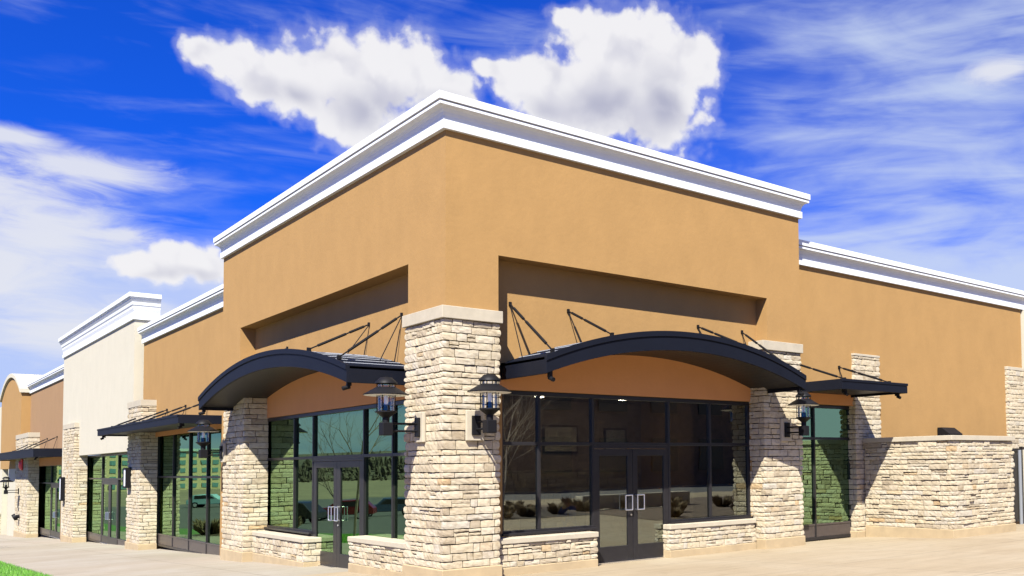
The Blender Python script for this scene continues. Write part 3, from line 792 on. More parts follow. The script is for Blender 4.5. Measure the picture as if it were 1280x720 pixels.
# ------------------------------------------------------------------ brown shop
brown = thing('brown_shop', 'brown stucco shop behind a flat canopy between the cream and arched fronts', 'shop', (4, 45, -1.4))
w = MB(FA)
w.box(38.62, 51.9, -0.60, -0.30, 2.27, 6.42); w.box(38.62, 40.7, -0.60, -0.30, -1.7, 2.27); w.box(49.4, 51.9, -0.60, -0.30, -1.9, 2.27)
w.build('stucco_wall', M['brown'], brown)
sweep([(0.30, 38.62), (0.30, 52.4)], cornice_profile(6.33, 6.90)).build('cornice', M['white'], brown, bevel=0.004)
w = MB(); w.box(0.61, 11, 38.63, 51.9, 6.0, 6.1); w.build('roof', M['roofing'], brown)
m_ = MB(FA); m_.box(40.2, 48.0, -0.32, -0.285, 2.20, 2.62); m_.build('spandrel', M['terra'], brown)
storefront(brown, FA, -0.40, 40.7, 49.4, -1.42, 2.26, [41.2, 44.6], [1.31], door=(41.2, 44.6, -1.36), door_top=1.31, kick=-1.1)
flat_canopy(brown, FA, 39.6, 56.5, -0.29, 0.90, 2.58, 2.98, (42.0, 45.2, 48.4), 3.6)
it = MB(); it.box(4.0, 4.2, 39, 52, -1.7, 2.3); it.box(0.65, 4.0, 39, 52, 2.35, 2.45); it.box(0.65, 4.0, 39, 52, -1.75, -1.65); it.build('interior_wall', M['dark'], brown)

# ------------------------------------------------------------------ arched shop
arch = thing('arched_shop', 'farthest tan stucco shop with a rounded parapet at the left edge', 'shop', (4, 57, -1.8))
ya, yb = 51.9, 61.6
zs_, zm_ = 6.45, 7.55
top = arcpts(ya, yb, zs_, zm_, 28)
w = MB(FA)
w.strip([(s, 2.1) for s, z in top], top, 1, -0.9, 0.12)
w.build('stucco_wall', M['tan'], arch)
for a_, b__ in ((ya, 57.4), (60.6, yb)): MB(FA).box(a_, b__, -0.9, 0.115, -2.3, 2.1).build('lower_wall', M['cream'], arch)
w = MB(FA)
w.strip([(s, z - 0.02) for s, z in arcpts(ya - 0.12, yb + 0.12, zs_ - 0.05, zm_ + 0.03, 28)], [(s, z + 0.22) for s, z in arcpts(ya - 0.12, yb + 0.12, zs_ - 0.05, zm_ + 0.03, 28)], 1, -3.5, 0.22)
w.build('rounded_parapet', M['cream'], arch, bevel=0.01)
pillar(arch, [(0.30, 48.0), (-0.18, 48.0), (-0.18, 53.2), (-0.10, 53.2)], -2.0, 3.75, 18, cap=4.0, plinth=-1.4, cap_out=0.03, lo=0.12, hi=0.22)
storefront(arch, FA, -0.20, 57.4, 60.6, -2.0, 2.0, [59.0], [0.9], kick=-1.4)
it = MB(); it.box(1.2, 1.4, 56, 62, -2.3, 2.3); it.build('interior_wall', M['dark'], arch)
w = MB(FA); w.box(61.62, 80, -1.0, -0.05, -2.6, 6.2); w.build('cream_side_wall', M['cream'], arch)
pillar(arch, [(-0.10, 60.65), (-0.19, 60.65), (-0.19, 70.0)], -2.4, -0.75, 19, cap=-0.62, name='stone_dado', lo=0.12, hi=0.22)

# ------------------------------------------------------------------ wall lanterns
def lantern(f, s, t0, zc, reach, label):
    """zc: height of the plate centre"""
    o3 = f(s, t0, zc)
    L = thing('wall_lantern', label, 'lantern', o3, 'wall lanterns with wide black shades')
    ax = t0 + reach
    def bd(mb, n, m, **k): return mb.build(n, m, L, **k)
    bd(MB(f).box(s - 0.16, s + 0.16, t0 - 0.02, t0 + 0.035, zc - 0.25, zc + 0.25), 'mounting_stone', M['cast'], bevel=0.01)
    bd(MB(f).box(s - 0.075, s + 0.075, t0 + 0.036, t0 + 0.075, zc - 0.16, zc + 0.16), 'wall_plate', M['black'], bevel=0.008)
    for z in (zc + 0.055, zc - 0.065): bd(MB(f).tube((s, t0 + 0.07, z), (s, ax - 0.06, z), 0.018, n=10), 'arm', M['black'], smooth=True)
    bd(MB(f).box(s - 0.085, s + 0.085, ax - 0.085, ax + 0.085, zc - 0.14, zc + 0.07), 'bracket_block', M['black'], bevel=0.012)
    z = zc - 0.02
    bd(MB(f).lathe((s, ax, 0), [(0.055, z + 0.09), (0.055, z + 0.17), (0.15, z + 0.25), (0.165, z + 0.255), (0.165, z + 0.275), (0.13, z + 0.28)], 24), 'lamp_base', M['black'], smooth=True)
    bd(MB(f).lathe((s, ax, 0), [(0.125, z + 0.281), (0.125, z + 0.705)], 24), 'glass_cylinder', M['clear'], smooth=True)
    bd(MB(f).lathe((s, ax, 0), [(0.05, z + 0.281), (0.055, z + 0.29), (0.055, z + 0.37), (0.04, z + 0.38)], 16), 'lamp_holder', M['black'], smooth=True)
    bd(MB(f).lathe((s, ax, 0), [(0.02, z + 0.381), (0.032, z + 0.41), (0.032, z + 0.50), (0.012, z + 0.54)], 12), 'bulb', M['frosted'], smooth=True)
    for i in range(4):
        g = math.pi / 4 + i * math.pi / 2; p = (s + 0.148 * math.cos(g), ax + 0.148 * math.sin(g))
        bd(MB(f).tube((p[0], p[1], z + 0.27), (p[0], p[1], z + 0.725), 0.008, n=6), 'cage_bar', M['black'])
    sh = bd(MB(f).lathe((s, ax, 0), [(0.345, z + 0.535), (0.35, z + 0.545), (0.15, z + 0.665), (0.13, z + 0.655)], 40), 'shade', M['black'], smooth=True)
    bd(MB(f).lathe((s, ax, 0), [(0.34, z + 0.532), (0.14, z + 0.645), (0.12, z + 0.64), (0.33, z + 0.529)], 40), 'shade_lining', M['shadewhite'], smooth=True)
    bd(MB(f).lathe((s, ax, 0), [(0.16, z + 0.715), (0.175, z + 0.72), (0.17, z + 0.742), (0.09, z + 0.82), (0.02, z + 0.83)], 24), 'roof_cap', M['black'], smooth=True)
    return L
lantern(FB, 0.47, 0.085, 2.53, 0.50, 'black lantern on the right face of the corner stone pillar, beside the right arch')
lantern(FA, 0.72, 0.085, 2.52, 0.58, 'black lantern on the left face of the corner stone pillar, against teal glass')
lantern(FB, 7.84, 0.085, 2.56, 0.55, 'black lantern on the stone pillar between right arch and narrow window')
lantern(FA, 11.75, 0.19, 2.30, 0.45, 'black lantern on the stone pillar between left arch and four-bay window')
lantern(FA, 50.9, 0.21, 0.85, 0.60, 'smallest black lantern, below the far canopy at the left edge')

def sconce(s, t, z, wd, ht, label):
    S = thing('wall_sconce', label, 'sconce', FA(s, t, z), 'tall box sconces')
    MB(FA).box(s - wd / 2, s + wd / 2, t, t + 0.05, z - ht / 2, z + ht / 2).build('back_plate', M['black'], S)
    MB(FA).box(s - wd / 2 + 0.04, s + wd / 2 - 0.04, t + 0.051, t + 0.13, z - ht / 2 + 0.05, z + ht / 2 - 0.05).build('lens', M['frosted'], S, bevel=0.01)
    fr = MB(FA)
    for a in (-1, 1):
        fr.box(s + a * (wd / 2 - 0.02) - 0.02, s + a * (wd / 2 - 0.02) + 0.02, t + 0.051, t + 0.15, z - ht / 2, z + ht / 2)
        fr.box(s - wd / 2 + 0.041, s + wd / 2 - 0.041, t + 0.051, t + 0.15, z + a * (ht / 2 - 0.03) - 0.03, z + a * (ht / 2 - 0.03) + 0.03)
    fr.build('cage', M['black'], S)
sconce(22.95, 0.15, 1.64, 0.42, 0.68, 'tall box sconce on the stone pillar between the four-bay window and cream shop')
sconce(36.6, 0.13, 1.12, 0.46, 1.05, 'tall white box sconce on the stone pillar left of the cream shop door')
ab = thing('alarm_bell', 'round red fire alarm bell under the far left canopy', 'alarm bell', FA(50.1, 0.21, 2.3))
b_ = MB(FA); b_.box(49.8, 50.5, 0.215, 0.28, 2.0, 2.6); b_.build('back_box', M['red'], ab, bevel=0.02)
b_ = MB(FA); b_.tube((50.15, 0.281, 2.3), (50.15, 0.36, 2.3), 0.28, 0.16, n=20); b_.build('gong', M['red'], ab, smooth=True)
hb = thing('hose_connection', 'small black pipe connection low on the far left stone pillar', 'pipe fitting', FA(51.0, 0.21, -0.55))
MB(FA).tube((51.0, 0.19, -0.55), (51.0, 0.34, -0.55), 0.10, n=12).build('pipe', M['black'], hb)
MB(FA).tube((51.0, 0.33, -0.55), (51.0, 0.47, -0.62), 0.20, 0.17, n=14).build('cap', M['black'], hb, smooth=True)

# ------------------------------------------------------------------ ground
def sheet(name, x0, x1, y0, y1, dz, m, kind='structure', step=3.0):
    mb = MB(); xs = [x0, x1]
    ys = sorted(set([y0, y1] + [y for y in (-11.0, 70.0) if y0 < y < y1]))
    for y in ys:
        for x in xs: mb.v.append((x, y, ground_z(y) + dz))
    for i in range(len(ys) - 1): mb.face([2 * i, 2 * i + 1, 2 * i + 3, 2 * i + 2])
    o = mb.build(name, m); o['kind'] = kind; return o
sheet('ground', -500, 500, -500, 500, -0.14, M['soil'])
sheet('parking_lot', -60, -7.02, 10.02, 120, -0.10, M['asphalt'])
sheet('parking_lot', -60, -12.2, -60, 10.0, -0.12, M['asphalt'])
sheet('parking_lot', -12.2, 70, -34, -21, -0.12, M['asphalt'])
pv = MB()
def slab(x0, x1, y0, y1):
    ys = sorted(set([y0, y1] + [y for y in (-11.0, 70.0) if y0 < y < y1]))
    for a, b in zip(ys, ys[1:]):
        n = len(pv.v)
        for y in (a, b):
            for x in (x0, x1):
                for dz in (-0.13, 0.0): pv.v.append((x, y, ground_z(y) + dz))
        # 0:x0a bottom 1:x0a top 2:x1a bottom 3:x1a top 4.. for b
        for q in ((1, 3, 7, 5), (0, 4, 6, 2), (0, 2, 3, 1), (4, 5, 7, 6), (0, 1, 5, 4), (2, 6, 7, 3)): pv.face([n + i for i in q])
slab(-12.0, 40, -21, 4.3)
o = pv.build('pavement', M['concrete']); o['kind'] = 'structure'
pv = MB(); slab(-12.0, 40, 4.3, 10.0); slab(-3.75, 8, 10.0, 80.0)
o = pv.build('pavement', M['greyconcrete']); o['kind'] = 'structure'

# turf strip with real blades
sheet('lawn_soil', -7.0, -3.76, 10.02, 80, -0.02, M['turf'])
gm, nt, b = mat('grass_blade')
b.inputs['Roughness'].default_value = 0.6
inf = nd(nt, 'ShaderNodeNewGeometry')
r_ = ramp(nt, [(0.0, (0.05, 0.17, 0.012)), (0.5, (0.09, 0.26, 0.02)), (1.0, (0.17, 0.36, 0.045))])
nt.links.new(inf.outputs['Random Per Island'], r_.inputs['Fac']); nt.links.new(r_.outputs['Color'], b.inputs['Base Color'])
gb = MB(); rg = random.Random(5)
for i in range(26000):
    y = 10.05 + 14.0 * rg.random() ** 1.2; x = -3.78 - rg.random() * 3.2; z = ground_z(y) - 0.02
    a = rg.random() * 6.283; h_ = rg.uniform(0.035, 0.085); wd = rg.uniform(0.003, 0.006); ln = rg.uniform(0, 0.035); la = rg.random() * 6.283
    dx, dy = math.cos(a) * wd, math.sin(a) * wd; n = len(gb.v)
    gb.v += [(x - dx, y - dy, z), (x + dx, y + dy, z), (x + math.cos(la) * ln, y + math.sin(la) * ln, z + h_)]; gb.face([n, n + 1, n + 2])
g_ = gb.build('grass', gm); tag(g_, 'bright green mown grass at the lower left corner', 'grass', kind='stuff')

# ------------------------------------------------------------------ what the windows mirror, behind and beside the photographer
def bare_tree(x, y, h, seed, label, stems=1, mcol=(0.13, 0.10, 0.075)):
    rng = random.Random(seed); z0 = ground_z(y)
    T = thing('bare_tree', label, 'tree', (x, y, z0), 'leafless young trees')
    tr = MB(); cr = MB()
    def grow(mb, p, d, L, r, depth):
        q = p; segs = 3
        for i in range(segs):
            d2 = (d + Vector((rng.uniform(-.12, .12), rng.uniform(-.12, .12), rng.uniform(-.02, .1)))).normalized()
            q2 = q + d2 * (L / segs); rr = r * (1 - 0.28 * (i + 1) / segs)
            mb.tube(tuple(q), tuple(q2), r * (1 - 0.28 * i / segs), rr, n=5, cap=False)
            if depth > 0 and i > 0 or (depth > 0 and rng.random() < 0.6):
                for _ in range(2):
                    a = rng.random() * 6.283; tilt = rng.uniform(0.4, 0.9)
                    u = d2.orthogonal().normalized(); w_ = d2.cross(u)
                    nd_ = (d2 * math.cos(tilt) + (u * math.cos(a) + w_ * math.sin(a)) * math.sin(tilt)); nd_.z += 0.15; nd_.normalize()
                    grow(cr, q2, nd_, L * rng.uniform(0.45, 0.68), rr * 0.5, depth - 1)
            q, d = q2, d2
    for k in range(stems):
        d = Vector((rng.uniform(-.25, .25) if stems > 1 else 0, rng.uniform(-.25, .25) if stems > 1 else 0, 1)).normalized()
        grow(tr, Vector((x, y, z0 - 0.05)), d, h * 0.62, 0.055 if stems == 1 else 0.035, 3)
    bark = simple('bark', mcol, 0.9, var=0.3, vscale=10)
    tr.build('trunk', bark, T); cr.build('crown', bark, T)
bare_tree(-6.4, 22.5, 6.0, 3, 'bare young tree on the turf, mirrored in the left arched window')
bare_tree(9.0, -13.5, 5.4, 4, 'bare many-stemmed pale tree by the pavement, mirrored in the right window', 4, (0.30, 0.25, 0.19))
bare_tree(-22.0, 84.0, 7.5, 6, 'bare tree beside the far car park, mirrored in the tan shop window')

bare_tree(-5.4, 30.5, 4.6, 8, 'small bare tree on the mulch island in the turf', 3)
bare_tree(-14.5, 47.0, 7.0, 12, 'bare tree at the kerb near the dark red hatchback')
def tuft(x, y, s, seed, label, m):
    rng = random.Random(seed); z0 = ground_z(y); mb = MB()
    for i in range(700):
        a = rng.random() * 6.283; rr = rng.random() ** 0.5 * 0.30 * s; ln = rng.uniform(0.0, 0.5) * s; h_ = rng.uniform(0.35, 0.85) * s * (1 - 0.3 * rng.random())
        px, py = x + rr * math.cos(a), y + rr * math.sin(a); b2 = rng.random() * 6.283; wd = 0.007 * s; n = len(mb.v)
        mb.v += [(px - math.cos(b2) * wd, py - math.sin(b2) * wd, z0 - 0.03), (px + math.cos(b2) * wd, py + math.sin(b2) * wd, z0 - 0.03),
                 (px + math.cos(a) * ln * 0.4, py + math.sin(a) * ln * 0.4, z0 + h_ * 0.7), (px + math.cos(a) * ln, py + math.sin(a) * ln, z0 + h_)]
        mb.face([n, n + 1, n + 2]); mb.face([n, n + 2, n + 3])
    o = mb.build('grass_clump', m, origin=(x, y, z0)); tag(o, label, 'plant', 'dry ornamental grass clumps', 'thing')
straw = simple('dry_straw', (0.13, 0.095, 0.05), 0.8, var=0.3, vscale=6)
bed0 = sheet('planting_bed', 2.6, 9.88, -15.5, -9.2, 0.012, simple('dark_mulch', (0.06, 0.045, 0.03), 0.95, var=0.4, vscale=6))
bed = sheet('planting_bed', 9.9, 34, -15.5, -6.3, 0.012, simple('bark_mulch', (0.10, 0.07, 0.045), 0.95, var=0.4, vscale=6))
for i in range(22):
    tuft(3.2 + (i % 7) * 0.95 + random.uniform(-.4, .4), -9.9 - (i // 7) * 1.5 + random.uniform(-.5, .5), random.uniform(0.3, 0.5), 100 + i, 'dry straw-coloured grass clump in the mulch bed facing the right windows', straw)
for i in range(14):
    tuft(10.7 + (i % 5) * 1.5 + random.uniform(-.5, .5), -7.6 - (i // 5) * 2.3 + random.uniform(-.8, .8), random.uniform(0.35, 0.6), 60 + i, 'dry straw-coloured grass clump in the mulch bed facing the right windows', straw)
sw = MB(); sw.box(10.4, 15.0, -11.2, -10.75, ground_z(-11) - 0.1, ground_z(-11) + 0.48)
tag(sw.build('stone_bench', M['cast'], None, bevel=0.03), 'long pale limestone seat block in the mulch bed', 'bench')
bed2 = sheet('planting_bed', -7.0, -3.78, 28, 36, 0.012, bpy.data.materials['bark_mulch'])
for i in range(5):
    tuft(-6.6 + i * 0.6, 32 + random.uniform(-2.8, 2.8), random.uniform(0.8, 1.1), 80 + i, 'dry grass clump on the mulch island in the turf', straw)

def block_building(name, label, x0, x1, y0, y1, z0, z1, body, front_y, nx, nz, wm, group=None, band=None):
    Bd = thing(name, label, 'building', ((x0 + x1) / 2, (y0 + y1) / 2, z0), group)
    MB().box(x0, x1, y0, y1, z0, z1).build('wall', body, Bd, bevel=0.02)
    MB().box(x0 - 0.4, x1 + 0.4, y0 - 0.4, y1 + 0.4, z1 + 0.002, z1 + 0.6).build('roof', band or M['white'], Bd)
    sg = -1 if front_y == y0 else 1
    me = None
    cw, ch = (x1 - x0) / nx, (z1 - z0) / nz
    for k in range(nz):
        for i in range(nx):
            cx, cz = x0 + cw * (i + 0.5), z0 + ch * (k + 0.55)
            if me is None:
                o = MB().box(-cw * 0.26, cw * 0.26, -0.05, 0.05, -ch * 0.28, ch * 0.28).build('window', wm, Bd); me = o.data
            else:
                o = bpy.data.objects.new('window', me); COL.objects.link(o); o.parent = Bd
            o.location = Vector((cx, front_y + sg * 0.05, cz)) - Bd.location
    return Bd
teal = simple('far_window_glass', (0.10, 0.20, 0.20), 0.15)
dimg = simple('unlit_window_glass', (0.02, 0.018, 0.015), 0.4)
block_building('hotel', 'pale yellow five-storey hotel across the car park, mirrored in the left windows', -60, -16, 226, 244, -2.5, 6.2,
               simple('pale_yellow_render', (0.42, 0.35, 0.20), 0.9, var=0.06), 226, 20, 5, teal, band=simple('pale_teal_roof', (0.30, 0.40, 0.37), 0.6))
block_building('brown_stone_building', 'long dark brown building facing the right windows across the drive', 6, 47, -46, -38, 0.2, 8.6,
               simple('dark_brown_brick', (0.13, 0.085, 0.06), 0.9, var=0.3, vscale=2), -38, 9, 2, dimg, band=simple('dark_brown_coping', (0.09, 0.06, 0.05), 0.8))

def car(x, y, rz, col, label, kind='car', L=4.6, H=1.5):
    z0 = ground_z(y) - 0.12
    V = thing('parked_car', label, kind, (x, y, z0), 'vehicles parked behind the photographer')
    paint = simple('car_paint', col, 0.25); W = 1.8
    body = MB()
    if kind == 'pickup truck':
        prof = [(-L / 2, .45), (-L / 2, 1.05), (-.25 * L, 1.08), (-.25 * L + .02, .98), (-.02 * L, .98), (-.02 * L, H), (.16 * L, H), (.25 * L, 1.08), (L / 2 - .1, 1.0), (L / 2, .8), (L / 2, .45)]
    else:
        prof = [(-L / 2, .40), (-L / 2, .85), (-.46 * L, 1.0), (-.36 * L, H - .08), (-.28 * L, H), (.06 * L, H), (.20 * L, .98), (L / 2 - .25, .88), (L / 2, .68), (L / 2, .40)]
    body.prism(prof, 1, -W / 2, W / 2); bo = body.build('body', paint, V, bevel=0.06)
    gl = MB(); a0, a1 = (-.015 * L, .20 * L) if kind == 'pickup truck' else (-.34 * L, .13 * L)
    gl.prism([(a0 + .06, 1.02), (a0 + .12, H - .1), (a1 - .12 * L, H - .1), (a1, 1.02)], 1, -W / 2 - .005, W / 2 + .005); gl.build('side_window', M['frame'], V)
    for sx in (-.31, .31):
        for sy in (-1, 1):
            wl = MB(); wl.tube((sx * L, sy * (W / 2 - .2), .34), (sx * L, sy * (W / 2 + .012), .34), .34, n=20); wo = wl.build('wheel', M['black'], V)
            rm = MB(); rm.tube((sx * L, sy * (W / 2 + .013), .34), (sx * L, sy * (W / 2 + .03), .34), .2, n=16); rm.build('rim', M['steel'], wo)
    for sy in (-1, 1):
        hl = MB(); hl.box(L / 2 - .08, L / 2 + .01, sy * .62 - .16, sy * .62 + .16, .66, .80); hl.build('headlight', M['frosted'], V)
    for ch in V.children_recursive:
        pass
    # parts were built about the world origin: move them onto the root
    for ch in V.children: ch.location = (0, 0, 0)
    for ch in V.children:
        for g in ch.children: g.location = (0, 0, 0)
    V.rotation_euler = (0, 0, rz)
car(-19.0, 58.0, 0.5, (0.10, 0.010, 0.011), 'dark red hatchback parked beyond the turf')
car(-13.2, 52.0, 0.9, (0.02, 0.021, 0.024), 'black car parked nearest the turf')
car(-24.5, 63.0, 0.4, (0.03, 0.045, 0.08), 'dark blue car parked beside the dark red hatchback')
car(-30.0, 61.0, 0.6, (0.16, 0.16, 0.17), 'grey car parked at the end of the row')
car(-17.0, 70.0, 1.2, (0.30, 0.30, 0.30), 'silver car parked behind the black car')
car(-22.0, 106.0, -2.6, (0.25, 0.42, 0.44), 'pale teal car crossing the far car park')

# wooded rise along the horizon
hm = MB(); N = 150; rg = random.Random(9)
for ring, (rad, zz) in enumerate(((330, -3), (352, 1), (380, 4), (430, 8), (470, 8))):
    for i in range(N):
        g = 2 * math.pi * i / N; nz_ = noise.noise(Vector((math.cos(g) * 3, math.sin(g) * 3, ring * .3)))
        hm.v.append((rad * math.cos(g), rad * math.sin(g), zz * (1 + 0.5 * nz_) if ring else zz))
for r0 in range(4):
    for i in range(N):
        j = (i + 1) % N; hm.face([r0 * N + i, r0 * N + j, (r0 + 1) * N + j, (r0 + 1) * N + i])
o = hm.build('hills', simple('wooded_hill', (0.07, 0.062, 0.042), 0.95, var=0.5, vscale=0.12), smooth=True); o['kind'] = 'structure'
wd_ = MB()
for i in range(9000):
    g = rg.random() * 6.283; rad = rg.uniform(318, 372); x, y = rad * math.cos(g), rad * math.sin(g); base = -3 + max(0, (rad - 330)) * 0.13
    h_ = rg.uniform(2.0, 5.0) * (1 + 0.9 * noise.noise(Vector((g * 9, rad * .02, 0)))); r0 = rg.uniform(0.4, 1.3)
    k = len(wd_.v); n = 6
    for lv, (q, z) in enumerate(((.35, .15), (1, .45), (.75, .8), (.15, 1.0))):
        for m in range(n):
            gg = 2 * math.pi * m / n + lv * .5; rr = r0 * q * rg.uniform(.7, 1.2)
            wd_.v.append((x + rr * math.cos(gg), y + rr * math.sin(gg), base + h_ * z * rg.uniform(.9, 1.1)))
    for lv in range(3):
        for m in range(n):
            e = (m + 1) % n; wd_.face([k + lv * n + m, k + lv * n + e, k + (lv + 1) * n + e, k + (lv + 1) * n + m])
o = wd_.build('woods', simple('far_woods', (0.062, 0.052, 0.036), 0.95, var=0.5, vscale=0.2)); tag(o, 'dark far-off woods along the horizon', 'woods', kind='stuff')

# ------------------------------------------------------------------ sky
SUN_EL, SUN_AZ = 48.2, -133.6              # azimuth from +y towards +x
EXPOSURE = 1.5
wd = bpy.data.worlds.new('World'); scene.world = wd; wd.use_nodes = True
nt = wd.node_tree; nt.nodes.clear()
out = nd(nt, 'ShaderNodeOutputWorld'); bg = nd(nt, 'ShaderNodeBackground', Strength=0.1); nt.links.new(bg.outputs[0], out.inputs[0])
sky = nd(nt, 'ShaderNodeTexSky'); sky.sky_type = 'NISHITA'; sky.sun_disc = False; sky.sun_elevation = R(SUN_EL); sky.sun_rotation = R(SUN_AZ)
sky.air_density = 1.0; sky.dust_density = 0.6; sky.ozone_density = 2.0
tint = nd(nt, 'ShaderNodeMix', data_type='RGBA', blend_type='MULTIPLY'); tint.inputs['Factor'].default_value = 1
tint.inputs['B'].default_value = (0.020, 0.150, 0.64, 1); nt.links.new(sky.outputs[0], tint.inputs['A'])
tc = nd(nt, 'ShaderNodeTexCoord'); nrm = nd(nt, 'ShaderNodeVectorMath', operation='NORMALIZE'); nt.links.new(tc.outputs['Generated'], nrm.inputs[0])
sep = nd(nt, 'ShaderNodeSeparateXYZ'); nt.links.new(nrm.outputs[0], sep.inputs[0])
def mth(op, a, b=None, c=None, clamp=False):
    n = nd(nt, 'ShaderNodeMath', operation=op); n.use_clamp = clamp
    for i, v in enumerate((a, b, c)):
        if v is None: continue
        if isinstance(v, (int, float)): n.inputs[i].default_value = v
        else: nt.links.new(v, n.inputs[i])
    return n.outputs[0]
az = mth('MULTIPLY', mth('ARCTAN2', sep.outputs['X'], sep.outputs['Y']), 57.29578)
el = mth('MULTIPLY', mth('ARCSINE', sep.outputs['Z']), 57.29578)
cmb = nd(nt, 'ShaderNodeCombineXYZ'); nt.links.new(az, cmb.inputs[0]); nt.links.new(el, cmb.inputs[1])
P = cmb.outputs[0]
def nz(scale, detail=8, rough=0.6, dist=0.0, sc=(1, 1, 1), loc=(0, 0, 0), rot=0.0):
    mp = nd(nt, 'ShaderNodeMapping'); mp.inputs['Scale'].default_value = sc; mp.inputs['Location'].default_value = loc; mp.inputs['Rotation'].default_value = (0, 0, rot)
    nt.links.new(P, mp.inputs['Vector'])
    n = nd(nt, 'ShaderNodeTexNoise', Scale=scale, Detail=detail, Roughness=rough, Distortion=dist); nt.links.new(mp.outputs[0], n.inputs['Vector']); return n.outputs['Fac']
def blobs(lst, sm=0.25):
    cur = None
    for a, e, ra, re in lst:
        mp = nd(nt, 'ShaderNodeMapping'); mp.inputs['Scale'].default_value = (1 / ra, 1 / re, 0); mp.inputs['Location'].default_value = (-a / ra, -e / re, 0)
        nt.links.new(P, mp.inputs['Vector'])
        ln = nd(nt, 'ShaderNodeVectorMath', operation='LENGTH'); nt.links.new(mp.outputs[0], ln.inputs[0])
        d = mth('SUBTRACT', 1.0, ln.outputs['Value'])
        cur = d if cur is None else mth('SMOOTH_MAX', cur, d, sm)
    return cur
def sstep(v, a, b):
    m = nd(nt, 'ShaderNodeMapRange', interpolation_type='SMOOTHSTEP'); nt.links.new(v, m.inputs['Value'])
    m.inputs['From Min'].default_value = a; m.inputs['From Max'].default_value = b; return m.outputs['Result']
CUM = [(13.1, 21.5, 1.0, .7), (14.6, 21.4, 1.5, 1.0), (16.0, 20.8, 2.0, 1.4), (18.4, 21.0, 2.2, 2.0), (19.8, 21.8, 1.9, 1.8), (21.9, 21.5, 2.6, 2.3), (24.1, 22.0, 2.4, 1.9), (26.2, 21.3, 1.8, 1.4), (20.7, 19.7, 2.1, 1.9),
       (36.9, 24.4, 4.0, 2.1), (39.9, 23.8, 2.4, 1.9), (34.5, 24.7, 2.0, 1.7), (33.1, 25.7, 1.0, .6), (31.5, 22.6, 2.2, 1.3), (28.7, 22.8, 1.3, .6), (35.4, 21.8, 4.4, 2.6), (38.4, 21.0, 3.0, 2.4), (32.5, 21.2, 2.9, 1.7), (30.1, 22.1, 1.9, 1.1), (41.4, 23.6, .9, 1.1),
       (12.3, 11.0, 1.6, 1.0), (11.1, 10.5, 1.8, .8), (13.6, 10.7, 1.1, 1.0)]
STR = [(2.0, 13.2, 9.0, 3.0), (8.0, 14.9, 4.4, 1.15), (5.2, 16.0, 2.6, 0.6), (6.6, 11.6, 3.4, 1.7), (9.6, 11.9, 2.6, 0.7), (3.5, 9.5, 7.0, 3.2), (9.5, 7.2, 7.0, 2.2), (59.5, 22.3, 2.6, 0.9)]
SHD = [(35.6, 20.9, 3.6, 2.3), (35.0, 19.4, 4.6, 2.0), (38.9, 21.6, 1.9, 2.5), (22.6, 19.7, 3.8, 1.6), (17.2, 19.9, 2.4, 0.9), (12.5, 10.1, 1.9, 0.6), (31.0, 20.6, 2.4, 1.0), (25.6, 20.5, 1.8, 0.9)]
fine = nz(0.85, 10, 0.62, 0.25)
puff = nz(0.42, 4, 0.5, 0.15, loc=(3, 7, 0))
def voro(scale, loc=(0, 0, 0)):
    wn = nd(nt, 'ShaderNodeTexNoise', Scale=0.9, Detail=3.0); nt.links.new(P, wn.inputs['Vector'])
    wv = nd(nt, 'ShaderNodeVectorMath', operation='SUBTRACT'); nt.links.new(wn.outputs['Color'], wv.inputs[0]); wv.inputs[1].default_value = (0.5, 0.5, 0.5)
    ws = nd(nt, 'ShaderNodeVectorMath', operation='SCALE'); nt.links.new(wv.outputs[0], ws.inputs[0]); ws.inputs['Scale'].default_value = 1.1
    wa = nd(nt, 'ShaderNodeVectorMath', operation='ADD'); nt.links.new(P, wa.inputs[0]); nt.links.new(ws.outputs[0], wa.inputs[1])
    vo = nd(nt, 'ShaderNodeTexVoronoi', feature='SMOOTH_F1', voronoi_dimensions='2D'); vo.inputs['Scale'].default_value = scale; vo.inputs['Smoothness'].default_value = 0.6
    nt.links.new(wa.outputs[0], vo.inputs['Vector']); return vo.outputs['Distance']
vor1, vor2 = voro(0.62), voro(1.5)
billow = mth('ADD', mth('MULTIPLY', mth('SUBTRACT', 0.45, vor1), 0.75), mth('MULTIPLY', mth('SUBTRACT', 0.45, vor2), 0.38))
CUM = [(a, e, ra * 1.10, re * 1.12) for a, e, ra, re in CUM]
dens = mth('ADD', mth('ADD', mth('ADD', mth('MULTIPLY', blobs(CUM), 1.35), 0.12), mth('MULTIPLY', billow, 0.9)), mth('MULTIPLY', mth('SUBTRACT', fine, 0.5), 0.80))
dens = mth('ADD', dens, mth('MULTIPLY', mth('SUBTRACT', puff, 0.5), 0.5))
a_cum = mth('MAXIMUM', mth('MULTIPLY', sstep(dens, 0.06, 0.62), 0.98), mth('MULTIPLY', sstep(dens, -0.32, 0.30), 0.20))
wisp = nz(0.34, 10, 0.62, 1.6, sc=(0.45, 1.5, 1), rot=R(-14))
ds = mth('ADD', blobs(STR, 0.6), mth('MULTIPLY', mth('SUBTRACT', wisp, 0.5), 1.5))
a_str = mth('MULTIPLY', sstep(ds, -0.10, 0.80), 0.92)
